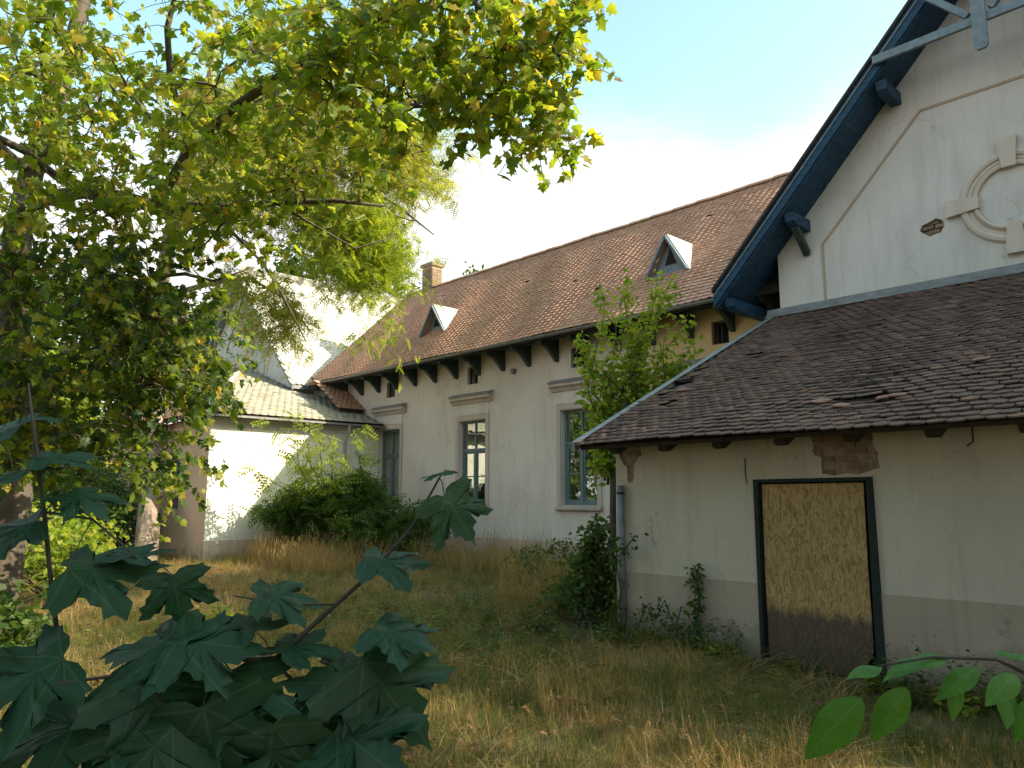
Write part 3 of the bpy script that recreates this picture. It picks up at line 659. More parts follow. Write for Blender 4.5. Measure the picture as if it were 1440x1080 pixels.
tiles(lroof, (LX+5.35, 13.72, lz(LX+5.35)), (0,1,0), (-1/l2, 0, 1.015/l2), 18.2, 5.35*l2-.05, .22, .22, M['tile_white'], None, 0, None, jit=.6, th=.012)
tiles(lroof, (LX-5.35, 32, lz(LX+5.35)), (0,-1,0), (1/l2, 0, 1.015/l2), 18.2, 5.35*l2-.05, .6, .6, M['tile_white'], None, 0, None)
for s in (1, -1): MB().prism([(LX+s*5.38, lz(LX+5.38)-.2), (LX+s*5.38, lz(LX+5.38)+.03), (LX, lz(LX)+.03), (LX, lz(LX)-.2)], 'y', 13.68, 13.718).build('barge_board', M['bluegrey'], lcw)

lan = thing('low_white_annexe', 'low white annexe with pale mossy roof at the far left end of the courtyard', 'building', (-27, 9.09, 0))
XL = -22.37
MB().box(XL-.3, XL, 9.391, 14.95, -.1, 4.22).build('wall', M['white_wall'], lan)
wh = [rect(-25.6, -24.5, 1.5, 3.3), rect(-29.2, -28.1, 1.5, 3.3)]
wallpoly(MB(), [(-36, -.1), (XL-.002, -.1), (XL-.002, 4.22), (-36, 4.22)], wh, lambda a, b, d: (a, 9.09+d, b), .3).build('front_wall', M['warm_wall'], lan)
for xx in (-25.05, -28.65):
    w = MB().box(xx-.55, xx-.48, 9.2, 9.27, 1.5, 3.3).box(xx+.48, xx+.55, 9.2, 9.27, 1.5, 3.3).box(xx-.48, xx+.48, 9.2, 9.27, 3.23, 3.3).box(xx-.48, xx+.48, 9.2, 9.27, 1.5, 1.57).box(xx-.03, xx+.03, 9.19, 9.26, 1.57, 3.23).build('window', M['frame'], lan)
    MB().box(xx-.48, xx+.48, 9.235, 9.242, 1.57, 3.23).build('pane', M['glass'], w)
MB().box(-36, XL-.301, 9.9, 9.95, 0, 4.1).build('inner_wall', M['black'], lan)
MB().box(XL-.001, XL+.004, 9.088, 9.392, -.1, 4.22).build('corner_render', M['white_wall'], lan)
MB().box(XL+.0051, XL+.025, 9.085, 14.93, -.1, .62).build('plinth', M['wing_plinth'], lan)
def hz_(x): return 4.30+.336*(-22.05-x)
def fz(y): return 4.30+.594*(y-8.8)
c0 = (-22.05, 8.8, 4.30); c1 = (-31.25, 13.99, hz_(-31.25))
rf = slab(MB(), [c0, (-22.05, 14.93, 4.30), (-26.4, 14.93, hz_(-26.4)), (-26.4, 13.99, hz_(-26.4)), c1], .10)
slab(rf, [c0, c1, (-36.3, 13.99, fz(13.99)), (-36.3, 8.8, 4.30)], .10)
laroof = rf.build('roof', M['batten'], lan)
h1 = math.hypot(1, .336)
tiles(laroof, (-22.05, 8.82, 4.32), (0,1,0), (-1/h1, 0, .336/h1), 6.1, 9.7, .25, .25, M['tile_moss'], lambda u, v: (u > (v/h1)*(5.19/9.2)-.05) and (u < 5.17 or v < 4.3), 0, None)
f1 = math.hypot(1, .594)
tiles(laroof, (-36.3, 8.8, 4.32), (1,0,0), (0, 1/f1, .594/f1), 14.2, 6.0, .25, .25, M['tile_wing'], lambda u, v: (14.25-u) > (v/f1)*(9.2/5.19)-.05, 0, None)
for k in range(24):
    t0, t1 = k/24, (k+1)/24; a = Vector(c0).lerp(Vector(c1), t0); b_ = Vector(c0).lerp(Vector(c1), t1+.01)
    MB().tube([a+Vector((0,0,.02)), b_+Vector((0,0,.05))], [.10, .085], 8).build('hip_tile', M['tile_white'], laroof)
# connecting brown roof slope in the corner
rf = slab(MB(), [(-23.3, 13.95, 4.91), (-23.3, 14.9, 4.91), (-25.0, 14.9, 6.02), (-25.4, 13.95, 6.28)], .08)
cr = rf.build('corner_roof', M['batten'], lan)
c2 = math.hypot(1, .655)
tiles(cr, (-23.3, 13.95, 4.93), (0,1,0), (-1/c2, 0, .655/c2), .95, 2.6, .19, .16, M['tile_wing'], lambda u, v: v < 2.1, 0, None)
MB().box(-21.98, -21.88, 8.75, 14.9, 4.20, 4.26).build('gutter', M['gutter'], lan)
MB().tube([(-21.93, 13.5, 4.2), (-21.95, 13.5, 4.0), (-22.28, 13.6, 3.7), (-22.3, 13.6, .1)], .045, 8).build('downpipe', M['palezinc'], lan, smooth=True)

# ================================================================== VEGETATION
def leaf_tpl(kind):
    if kind == 'lobed':
        o = [(0,0), (.20,-.04), (.42,.10), (.27,.30), (.50,.52), (.24,.58), (0,1.0), (-.24,.58), (-.50,.52), (-.27,.30), (-.42,.10), (-.20,-.04)]
        v = [(x, y, -.10*abs(x)-.12*y*y) for x, y in o] + [(0, .38, .05)]
        n = len(o); return np.array(v), [(i_, (i_+1) % n, n) for i_ in range(n)]
    if kind == 'oval':
        o = [(0,0), (.26,.28), (.24,.62), (0,1.0), (-.24,.62), (-.26,.28)]
        v = [(x, y, -.12*abs(x)-.15*y*y) for x, y in o]; return np.array(v), [(0,1,2,3), (0,3,4,5)]
    if kind == 'pinna':   # small compound leaf: rachis with leaflet pairs
        v = []; f = []
        for k in range(6):
            y = .14+.15*k
            for sgn in (-1, 1):
                b = len(v); L_ = .24*(1-.06*k)
                v += [(0, y, -.2*y*y), (sgn*L_*.5, y+.09, -.2*y*y-.01), (sgn*L_, y+.06, -.2*y*y-.05), (sgn*L_*.5, y-.035, -.2*y*y-.01)]; f.append((b, b+1, b+2, b+3))
        return np.array(v), f
def rand_frames(n, droop=.5, spread=1.0, up=.5):
    """x,y(tip),z(normal) frames"""
    az = rng.uniform(0, 2*np.pi, n); el = rng.normal(-droop, .45*spread, n)
    y = np.stack([np.cos(az)*np.cos(el), np.sin(az)*np.cos(el), np.sin(el)], 1)
    z = rng.normal(0, .6*spread, (n, 3)); z[:, 2] += up
    z -= (z*y).sum(1)[:, None]*y; z /= np.linalg.norm(z, axis=1)[:, None]
    x = np.cross(y, z); return np.stack([x, y, z], 2)
def leaves(name, P, size, kind, mat, parent, droop=.5, parts=0, up=.5, stuff=True, pname='leaf'):
    tv, tf = leaf_tpl(kind); n = len(P); Bm = rand_frames(n, droop, up=up); sc = size*rng.uniform(.65, 1.25, n)
    off = np.zeros(3); q = parent
    while q: off += np.array(q.location); q = q.parent
    idx = np.arange(n)
    if parts:
        d = np.linalg.norm(P-camP, axis=1) - sc*8; order = np.argsort(d); near_ = order[:parts]; idx = order[parts:]
        me = bpy.data.meshes.new(pname); me.from_pydata([tuple(p) for p in tv], [], tf); me.materials.append(mat)
        for k in near_:
            o = bpy.data.objects.new(pname, me); mm = Matrix.Identity(4)
            for a in range(3):
                for b in range(3): mm[a][b] = Bm[k][a][b]*sc[k]
                mm[a][3] = P[k][a]-off[a]
            o.matrix_local = mm; COL.objects.link(o); o.parent = parent
    if len(idx):
        VV = (np.einsum('nij,kj->nki', Bm[idx]*sc[idx][:, None, None], tv) + P[idx][:, None, :]).reshape(-1, 3)
        base = (np.arange(len(idx))*len(tv))[:, None]; sizes = sorted(set(len(f) for f in tf)); F = []
        for f in tf: F.append(base+np.array(f)[None, :])
        npmesh(name, VV, F, mat, parent, kind='stuff' if stuff else None)
def branchpath(a, b, r0, r1, wig=.12, n=7, sag=0.0, seed=0):
    r = random.Random(seed); a = Vector(a); b = Vector(b); L_ = (b-a).length; pts = []
    for k in range(n+1):
        t_ = k/n; w_ = wig*L_*math.sin(math.pi*t_)
        pts.append(a.lerp(b, t_) + Vector((r.uniform(-w_, w_), r.uniform(-w_, w_), r.uniform(-w_, w_)+sag*L_*4*t_*(1-t_))))
    return pts, [r0+(r1-r0)*k/n for k in range(n+1)]
def twigs_to(parent, mat, nodes_, targets, r0=.014, r1=.003, name='twigs'):
    nodes_ = [Vector(p) for p in nodes_]; mb = MB()
    for k, c in enumerate(targets):
        c = Vector(c); nb = min(nodes_, key=lambda p: (p-c).length + .6*max(0, p.z-c.z)*0)
        pts, rad = branchpath(nb, c, r0, r1, .09, 5, .03, k); mb.tube(pts, rad, 4, False)
        if (c-nb).length < 2.5: nodes_.append(pts[3])
    if mb.v: mb.build(name, mat, parent, kind='stuff')
def sample_poly(poly, n, dfn):
    us = [p[0] for p in poly]; vs = [p[1] for p in poly]; out_ = []
    while len(out_) < n:
        u = random.uniform(min(us), max(us)); v = random.uniform(min(vs), max(vs))
        if inpoly(u, v, poly): out_.append(at(u, v, dfn(u, v)))
    return out_
def cluster(C_, n, rad, flat=.7):
    P = []
    for c in C_:
        r = rad*random.uniform(.6, 1.2); k = int(n*random.uniform(.5, 1.4)); q = rng.normal(0, .5, (k, 3))*r; q[:, 2] *= flat; q[:, 2] -= np.abs(rng.normal(0, .1, k)); P.append(q+np.array(c))
    return np.concatenate(P)

def sprays(C_, ntw, ln_, nl, jit=.03, down=.5):
    """leaf positions along drooping twigs that start near each centre, and the twigs themselves"""
    P = []; mb = MB()
    for c in C_:
        c = np.array(c)
        for k in range(max(2, int(ntw*random.uniform(.6, 1.4)))):
            a = random.uniform(0, 6.283); el = random.uniform(-.5, .6); L_ = ln_*random.uniform(.5, 1.25); p = c+rng.normal(0, ln_*.22, 3); d = np.array([math.cos(a)*math.cos(el), math.sin(a)*math.cos(el), math.sin(el)]); pts = [p]
            for s_ in range(5):
                d = d+np.array([0, 0, -down*.35]); d /= np.linalg.norm(d); p = p+d*L_/5+rng.normal(0, .012, 3); pts.append(p)
            mb.tube(pts, [.0055, .005, .004, .0035, .003, .002], 3, False)
            for j_ in range(int(nl*L_/ln_)):
                q = random.uniform(.1, 5)*.999; i_ = int(q); P.append(pts[i_]+(pts[i_+1]-pts[i_])*(q-i_)+rng.normal(0, jit, 3))
    return np.array(P), mb
# ---- the big tree of the foreground
T0 = np.array([-9.75, 1.75, 0])
tree = thing('broadleaf_tree', 'large foreground tree with turning yellow green leaves and dark forked limbs', 'tree', tuple(T0))
mb = MB()
tr = [T0+np.array([0,0,-.1]), at(22, 700, 9.2), at(18, 560, 9.2), at(22, 430, 9.2), at(24, 330, 9.2), at(45, 240, 9.3), at(75, 150, 9.4), at(100, 70, 9.6), at(125, -30, 9.8), at(140, -200, 10.2)]
mb.tube(tr, [.24, .18, .17, .165, .155, .13, .12, .10, .085, .05], 12)
trunk = mb.build('trunk', M['bark'], tree, smooth=True)
limbs = [
 ([at(24, 330, 9.2), at(30, 292, 9.1), at(70, 278, 8.9), at(115, 270, 8.7), at(175, 278, 8.5), at(215, 290, 8.4), at(300, 292, 8.2), at(390, 285, 8.0), at(470, 282, 7.9), at(540, 290, 7.8)], [.13, .10, .085, .08, .075, .075, .05, .035, .025, .012]),
 ([at(215, 290, 8.4), at(240, 255, 8.4), at(262, 215, 8.3), at(262, 165, 8.2), at(240, 120, 8.0), at(235, 40, 7.8), at(260, -60, 7.6)], [.065, .055, .05, .04, .035, .03, .02]),
 ([at(262, 215, 8.3), at(235, 190, 8.2), at(220, 175, 8.0), at(180, 130, 7.8)], [.03, .025, .02, .01]),
 ([at(262, 215, 8.3), at(330, 150, 7.6), at(420, 90, 7.0), at(520, 30, 6.4), at(640, -30, 5.9), at(760, -60, 5.6)], [.05, .045, .04, .035, .03, .02]),
 ([at(420, 90, 7.0), at(500, 120, 6.7), at(590, 150, 6.4), at(660, 140, 6.2)], [.025, .02, .015, .007]),
 ([at(640, -30, 5.9), at(700, 40, 5.8), at(750, 110, 5.7), at(775, 180, 5.7)], [.022, .018, .012, .005]),
 ([at(45, 240, 9.3), at(20, 225, 9.0), at(-30, 180, 8.6), at(-90, 120, 8.2)], [.07, .06, .05, .03]),
 ([at(115, 270, 8.7), at(75, 245, 8.2), at(40, 215, 7.8), at(0, 195, 7.5), at(-60, 160, 7.2)], [.05, .045, .04, .035, .03]),
 ([at(300, 292, 8.2), at(330, 330, 8.1), at(370, 370, 8.0), at(400, 420, 8.0), at(430, 480, 8.0)], [.022, .018, .014, .010, .005]),
 ([at(175, 278, 8.5), at(190, 350, 8.2), at(210, 450, 8.0), at(225, 560, 7.9)], [.03, .025, .018, .008]),
 ([at(75, 150, 9.4), at(60, 80, 9.0), at(75, 0, 8.6), at(90, -80, 8.2)], [.06, .05, .045, .03]),
 ([at(30, 292, 9.1), at(-20, 330, 8.4), at(20, 420, 7.9), at(60, 520, 7.6)], [.05, .04, .025, .01]),
 ([at(390, 285, 8.0), at(430, 310, 8.0), at(500, 350, 8.0), at(560, 330, 8.1)], [.018, .014, .01, .005]),
 ([at(210, 390, 8.6), at(260, 385, 8.5), at(300, 395, 8.4), at(345, 380, 8.3)], [.02, .022, .016, .007]),
]
ndl = []
for pts, rad in limbs:
    MB().tube(pts, rad, 8).build('branch', M['bark'], trunk, smooth=True); ndl += [tuple(p) for p in pts]
    for a, b in zip(pts[:-1], pts[1:]): ndl.append(tuple((np.array(a)+np.array(b))/2))
def dl(u, v): return random.uniform(7.0, 9.8) - (u/900)*2.2
A = sample_poly([(-60,-80), (620,-80), (630,60), (600,170), (560,235), (470,250), (400,290), (330,330), (200,330), (120,350), (-60,330)], 165, dl)
B1 = sample_poly([(560,-90), (850,-90), (825,30), (790,95), (740,130), (690,150), (640,130), (560,190), (520,100)], 31, lambda u, v: random.uniform(5.3, 6.6))
B2 = sample_poly([(700,120), (800,110), (795,185), (768,215), (730,190)], 9, lambda u, v: random.uniform(5.5, 5.9))
B3 = sample_poly([(640,130), (700,140), (690,185), (655,175)], 3, lambda u, v: random.uniform(5.7, 6.2))
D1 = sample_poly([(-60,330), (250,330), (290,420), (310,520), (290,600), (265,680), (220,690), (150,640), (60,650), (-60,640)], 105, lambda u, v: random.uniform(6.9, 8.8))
crA, ta = sprays(A, 6, .62, 10); crB, tb = sprays(B1+B2+B3, 6, .38, 10); crD, td = sprays(D1, 8, .6, 10, down=.8)
for q_ in (ta, tb, td): q_.build('twigs', M['bark'], trunk, kind='stuff')
twigs_to(trunk, M['bark'], ndl, A+B1+B2+B3+D1)
crown = thing('crown', None, None); crown.parent = tree
leaves('foliage', np.concatenate([crA, crB]), .108, 'lobed', M['leaf_big'], crown, .55, parts=230)
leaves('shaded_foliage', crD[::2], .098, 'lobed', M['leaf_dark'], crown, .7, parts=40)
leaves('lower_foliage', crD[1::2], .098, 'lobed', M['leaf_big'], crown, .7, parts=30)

def generic_tree(name, label, cat, base, h, rad, nclu, nleaf, size, kind, leafm, barkm, trunk_r=.16, cz=.62, seed=1, group='trees around the yard', crowns=None, droop=.4, crad=.5):
    r = random.Random(seed); base = np.array(base, float); t = thing(name, label, cat, tuple(base), group)
    top = base+np.array([r.uniform(-.3, .3), r.uniform(-.3, .3), h*.8])
    pts, rr = branchpath(base-np.array([0,0,.1]), top, trunk_r, trunk_r*.25, .03, 8, 0, seed)
    tk = MB().tube(pts, rr, 9).build('trunk', barkm, t, smooth=True)
    cl = []; nd_ = [tuple(p) for p in pts[3:]]; lm = MB()
    crowns = crowns or [(0, 0, h*cz, rad, h*.42)]
    for k in range(nclu):
        c = r.choice(crowns); d = Vector((r.gauss(0,1), r.gauss(0,1), r.gauss(0,1))).normalized(); q = r.uniform(.35, 1)**.6
        cl.append(tuple(base+np.array([c[0]+d.x*c[3]*q, c[1]+d.y*c[3]*q, c[2]+d.z*c[4]*q])))
    for k in range(7):
        c = Vector(cl[r.randrange(len(cl))]); p0 = pts[r.randrange(3, 8)]; pp_, r_ = branchpath(p0, Vector(p0).lerp(c, .8), trunk_r*.4, .012, .08, 5, .03, seed+k)
        MB().tube(pp_, r_, 6).build('branch', barkm, tk, smooth=True); nd_ += [tuple(p) for p in pp_]
    twigs_to(tk, barkm, nd_, cl, .012, .003)
    leaves('foliage', cluster(cl, nleaf, crad), size, kind, leafm, t, droop)
    return t

# fine leaved yellow green tree in the middle of the yard
R0 = np.array([-22.9, 7.7, 0])
rob = thing('feathery_tree', 'airy feathery tree with yellow green sprays hanging before the pale roof', 'tree', tuple(R0))
rt_ = [R0+np.array([0,0,-.1]), at(216, 640, 24.3), at(222, 520, 24.2), at(222, 420, 24.0), at(240, 330, 23.6), at(262, 240, 23), at(290, 140, 22), at(310, 20, 21)]
rtk = MB().tube(rt_, [.34, .30, .28, .26, .22, .18, .12, .06], 10).build('trunk', M['barkpale'], rob, smooth=True)
rl = [([at(240, 330, 23.6), at(310, 300, 22.5), at(390, 250, 21.5), at(470, 240, 21), at(560, 290, 20.5), at(610, 330, 20)], [.14, .12, .09, .07, .04, .015]),
 ([at(262, 240, 23), at(340, 180, 22), at(430, 170, 21), at(520, 180, 20.5), at(600, 210, 20)], [.12, .1, .07, .05, .02]),
 ([at(390, 250, 21.5), at(430, 330, 21), at(470, 380, 20.5), at(520, 400, 20.2)], [.06, .04, .03, .012]),
 ([at(222, 420, 24.0), at(290, 400, 22.6), at(350, 390, 22), at(400, 420, 21.6), at(440, 470, 21.3)], [.1, .08, .05, .03, .01]),
 ([at(350, 390, 22), at(335, 440, 21.8), at(320, 490, 21.6)], [.03, .02, .01])]
rn = []
for pts, rad in rl: MB().tube(pts, rad, 7).build('branch', M['bark'], rtk, smooth=True); rn += [tuple(p) for p in pts]; rn += [tuple((np.array(a)+np.array(b))/2) for a, b in zip(pts[:-1], pts[1:])]
E1 = sample_poly([(300,100), (460,120), (560,150), (610,200), (635,215), (590,260), (545,270), (550,300), (520,330), (420,320), (330,300), (260,270)], 84, lambda u, v: random.uniform(19.5, 24))
E2 = sample_poly([(300,370), (400,380), (470,440), (440,480), (400,470), (350,450), (300,440)], 6, lambda u, v: random.uniform(20.5, 22.5))
E3 = sample_poly([(455,260), (545,300), (560,330), (558,350), (548,390), (530,425), (490,400), (440,340), (450,290)], 44, lambda u, v: random.uniform(19, 22))
E4 = sample_poly([(520,430), (560,420), (565,470), (535,480)], 2, lambda u, v: random.uniform(19, 20))
twigs_to(rtk, M['bark'], rn, E1+E2+E3, .03, .006)
pe, te = sprays(E1+E2, 16, 1.3, 12, .08, .6); te.build('twigs', M['bark'], rtk, kind='stuff')
leaves('foliage', pe, .34, 'pinna', M['leaf_fine'], rob, .6)
leaves('bright_foliage', np.concatenate([cluster(E3+E4, 36, .62), sprays(E3+E4, 7, 1.1, 11, .1, .6)[0]]), .32, 'pinna', M['leaf_lime'], rob, .5)

# ---- trees behind and beside
generic_tree('evergreen_tree', 'dark bushy tree at the left of the grey gable', 'tree', (-37.5, 15.5, 0), 12.5, 2.8, 120, 90, .30, 'oval', M['leaf_dark'], M['bark'], .2, seed=11, crad=.8)
generic_tree('tall_tree', 'tall green tree rising behind the pale steep roof', 'tree', (-44, 26, 0), 19, 5.5, 150, 110, .42, 'oval', M['leaf_mid'], M['bark'], .35, seed=12, crad=1.2)
generic_tree('rounded_tree', 'green tree showing left of the big trunk in the background', 'tree', (-42, 6, 0), 13, 5, 140, 100, .36, 'oval', M['leaf_mid'], M['bark'], .3, seed=13, crad=1.1, cz=.5)
generic_tree('roof_level_tree', 'small green treetop just clearing the ridge beside the chimney', 'tree', (-32.5, 28, 0), 13.6, 2.2, 50, 70, .3, 'oval', M['leaf_mid'], M['bark'], .2, seed=14, crad=.8, cz=.66)
generic_tree('yard_tree', 'leafy tree left of the yard beyond the large maple limbs', 'tree', (-31, -4, 0), 12, 5.5, 150, 100, .34, 'oval', M['leaf_mid'], M['bark'], .3, seed=15, crad=1.0, cz=.5)
generic_tree('hedge_tree', 'low dark tree closing the yard far left', 'tree', (-36, 1.5, 0), 8, 4, 110, 90, .32, 'oval', M['leaf_dark'], M['bark'], .22, seed=16, crad=1.0, cz=.45)
generic_tree('linden_tree', 'broad green tree filling the gap left of the pale cross wing', 'tree', (-43, 10.5, 0), 15, 5, 150, 110, .36, 'oval', M['leaf_mid'], M['bark'], .3, seed=41, crad=1.1, cz=.5)
generic_tree('ash_tree', 'paler tree seen under the big limbs at far left', 'tree', (-36, 7.2, 0), 9.5, 3.2, 110, 100, .28, 'oval', M['leaf_lime'], M['bark'], .22, seed=42, crad=.8, cz=.5)
# unseen trees added on the right to shade the outbuilding and the near grass
generic_tree('added_shade_tree', 'large unseen tree added right of the outbuilding to shade its roof', 'tree', (9.5, 18.6, 0), 17, 4.9, 190, 130, .40, 'oval', M['leaf_mid'], M['bark'], .4, seed=17, crad=1.3, cz=.55)
generic_tree('added_shade_tree', 'unseen tree added beside the camera to shade the foreground', 'tree', (7.5, 5.2, 0), 10.5, 4.3, 150, 120, .34, 'oval', M['leaf_mid'], M['bark'], .3, seed=18, crad=1.1, cz=.55)

generic_tree('added_rear_tree', 'unseen tree added behind the camera to darken the yard', 'tree', (-7, -7.5, 0), 12, 5.2, 120, 110, .36, 'oval', M['leaf_mid'], M['bark'], .3, seed=19, crad=1.1, cz=.55)  # unseen trees added behind the camera to cut skylight on the low walls
generic_tree('added_rear_tree', 'unseen tree added behind the camera on the right to darken the yard', 'tree', (2.5, -6.5, 0), 12, 5.0, 120, 110, .36, 'oval', M['leaf_mid'], M['bark'], .3, seed=20, crad=1.1, cz=.55)
# ---- sapling in the corner by the wing
SP = np.array([-9.9, 11.6, 0]); sap = thing('young_tree', 'slender young tree with upright shoots beside the outbuilding roof', 'tree', tuple(SP))
shoots = []
for (u, v, d, s_) in ((842, 395, 15.2, 1), (885, 388, 15.6, 1), (925, 384, 15.4, 1), (945, 392, 15.0, 1), (820, 470, 14.9, 0), (865, 440, 15.3, 0), (905, 430, 15.8, 0), (968, 440, 15.2, 0), (975, 480, 15.0, 0), (835, 540, 15.0, 0), (850, 600, 14.8, 0), (935, 470, 15.6, 0), (890, 500, 15.2, 0), (860, 520, 15.5, 0), (915, 520, 15.0, 0), (955, 510, 15.3, 0), (840, 650, 14.8, 0), (865, 560, 15.2, 0)):
    b_ = at(random.uniform(845, 880), random.uniform(600, 700), 14.9); pts, rad = branchpath(b_, at(u, v, d), .03, .006, .05, 7, 0, u)
    shoots.append(pts); MB().tube(pts, rad, 6).build('branch', M['bark'], sap, smooth=True)
MB().tube([SP+np.array([0,0,-.1]), at(862, 760, 14.7), at(862, 640, 14.9), at(868, 560, 15.1)], [.09, .07, .055, .03], 8).build('trunk', M['bark'], sap, smooth=True)
PP = []
for pts in shoots:
    for k in range(40):
        t_ = random.uniform(.25, 1)*(len(pts)-1); i_ = min(int(t_), len(pts)-2); c = np.array(pts[i_].lerp(pts[i_+1], t_-i_)); PP.append(c)
leaves('foliage', cluster(PP, 8, .22, 1.0), .135, 'oval', M['leaf_lime'], sap, .3, parts=120)

# ---- shrubs
def shrub(name, label, cat, base, blobs, n, size, kind, leafm, seed=1, droop=.3, group='shrubs and weeds in the yard', crad=.3, per=20):
    r = random.Random(seed); base = np.array(base, float); t = thing(name, label, cat, tuple(base), group); cl = []; 
    for k in range(n):
        b = r.choice(blobs); d = Vector((r.gauss(0,1), r.gauss(0,1), r.gauss(0,1))).normalized()*r.uniform(.3, 1)
        cl.append(tuple(base+np.array([b[0]+d.x*b[3], b[1]+d.y*b[3], max(.08, b[2]+d.z*b[4])])))
    mb_ = MB()
    for k, c in enumerate(cl):
        if k % 2 == 0: pts, rad = branchpath(base+np.array([r.uniform(-.15, .15), r.uniform(-.15, .15), -.05]), c, .02, .004, .07, 5, .04, seed*100+k); mb_.tube(pts, rad, 4, False)
    mb_.build('stems', M['twig'], t, kind='stuff')
    leaves('foliage', cluster(cl, per, crad), size, kind, leafm, t, droop); return t
shrub('pinnate_shrub', 'dense dark green shrub with feathery leaves in front of the farthest tall window', 'shrub', (-18.9, 12.2, 0),
      [(0, 0, 1.2, 1.3, 1.0), (-1.4, -.5, 1.4, 1.2, 1.0), (1.0, .6, 1.2, 1.2, .9), (-2.0, -1.0, 1.5, .9, .8), (-.3, 0, 2.1, 1.2, .5)], 200, .48, 'pinna', M['leaf_mid'], 21, .25, crad=.35, per=22)
# arching fronds above the shrub
fr = thing('arching_shrub', 'taller arching shoots with fan leaves against the white annexe wall', 'shrub', (-19.4, 11.9, 0)); PP = []
for (u, v, d) in ((380, 592, 21.5), (410, 585, 21.3), (440, 598, 21), (460, 610, 20.8), (395, 630, 21.2), (480, 640, 20.6), (430, 640, 21), (355, 660, 21.5), (510, 600, 21)):
    pts, rad = branchpath((-19.4, 11.9, .0), at(u, v, d), .025, .006, .04, 7, .10, u); MB().tube(pts, rad, 5).build('stem', M['twig'], fr, smooth=True); PP += [np.array(p) for p in pts[4:]]
leaves('foliage', cluster(PP, 5, .3, .6), .5, 'pinna', M['leaf_lime'], fr, .2)
shrub('leafy_shrub', 'green leafy shrub crowding the downpipe at the outbuilding corner', 'shrub', (-7.75, 8.9, 0), [(0, 0, .6, .38, .6), (-.1, .5, .85, .42, .7), (-.45, .2, .4, .45, .4), (.1, .1, 1.25, .25, .45)], 90, .095, 'oval', M['leaf_mid'], 22, .3, crad=.2, per=34)
shrub('thin_weed_bush', 'loose leafy weeds below the nearest tall window', 'shrub', (-9.9, 10.6, 0), [(0, 0, .6, .5, .6), (-.9, .4, .5, .5, .5), (-1.6, .8, .55, .4, .55)], 75, .10, 'oval', M['leaf_mid'], 23, .3, crad=.22, per=14)
shrub('yellow_shrub', 'sunlit yellow green shrub under the big tree', 'shrub', (-15.2, 3.9, 0), [(0, 0, .9, 1.1, .8), (-1, -.6, 1.3, .9, .8)], 90, .12, 'oval', M['leaf_lime'], 24, .3, crad=.35, per=34)
shrub('yellow_shrub', 'sunlit shrub at the left edge behind the dark maple leaves', 'shrub', (-13.6, 1.6, 0), [(0, 0, .6, .9, .6), (-1.0, -.2, .8, .8, .6)], 70, .11, 'oval', M['leaf_lime'], 25, .3, crad=.3, per=30)
shrub('low_green_weed', 'small bright weed clump in the dry grass behind the maple twig', 'weed', (-10.7, 4.6, 0), [(0, 0, .2, .35, .22)], 24, .08, 'oval', M['leaf_lime'], 26, .2, crad=.15, per=20)
shrub('dark_undergrowth', 'dark bushes filling the shade under the big tree at far left', 'shrub', (-20, 1.5, 0), [(0, 0, 1.2, 1.6, 1.3), (-2, -1.5, 1.2, 1.6, 1.3), (-2, 2, 1.0, 1.4, 1.1)], 150, .15, 'oval', M['leaf_mid'], 27, .3, crad=.5, per=45)
shrub('tall_shrub', 'tall shrub in front of the warm coloured annexe wall', 'shrub', (-25.6, 7.4, 0), [(0, 0, 1.6, 1.4, 1.6), (-2, -.5, 2.2, 1.6, 2.0), (-4, 0, 1.6, 1.6, 1.6)], 190, .13, 'oval', M['leaf_mid'], 28, .3, crad=.5, per=48)
shrub('yellow_bush', 'pale yellow green bush lit by the sun left of the annexe corner', 'shrub', (-20.6, 5.2, 0), [(0, 0, .7, .8, .7), (-1.2, -.6, .9, .9, .8)], 80, .11, 'oval', M['leaf_lime'], 29, .3, crad=.35, per=36)
shrub('shaded_bush', 'dark leafy bush at the foot of the big tree trunk', 'shrub', (-8.4, 1.25, 0), [(0, 0, .5, .6, .5), (-.5, .4, .6, .6, .6)], 70, .10, 'oval', M['leaf_mid'], 35, .3, crad=.25, per=34)
# climber on the conduit and creeper by the downpipe
def climber(label, x, y0, pts2, n, size, seed, name='ivy_climber', spread=.06):
    r = random.Random(seed); t = thing(name, label, 'climbing plant', (x, y0, 0))
    pts = [(a, y0, b) for a, b in pts2]; MB().tube(pts, [.01]*len(pts), 5).build('stem', M['twig'], t); P = []
    for k in range(n):
        q = r.uniform(0, len(pts)-1.001); i_ = int(q); c = Vector(pts[i_]).lerp(Vector(pts[i_+1]), q-i_); P.append((c.x+r.gauss(0, spread), c.y-abs(r.gauss(0, .04))-.02, c.z+r.gauss(0, .05)))
    leaves('leaf', np.array(P), size, 'oval', M['leaf_dark'], t, .6, parts=n, up=.1)
climber('ivy climbing the short pipe on the outbuilding plinth', -5.56, 8.50, [(-5.56, 0), (-5.58, .3), (-5.53, .6), (-5.57, .85), (-5.52, 1.03)], 150, .085, 31)
climber('creeper trailing round the downpipe at the outbuilding corner', -6.75, 8.43, [(-6.75, 0), (-6.8, .3), (-6.7, .6), (-6.82, 1.0), (-6.6, 1.2), (-6.45, 1.35)], 110, .075, 32, 'creeper', .08)
climber('thin bramble shoots growing along the foot of the outbuilding wall', -6.1, 8.42, [(-6.5, .05), (-6.3, .45), (-6.15, .3), (-6.0, .55), (-5.85, .2), (-5.75, .5)], 90, .07, 33, 'bramble', .1)

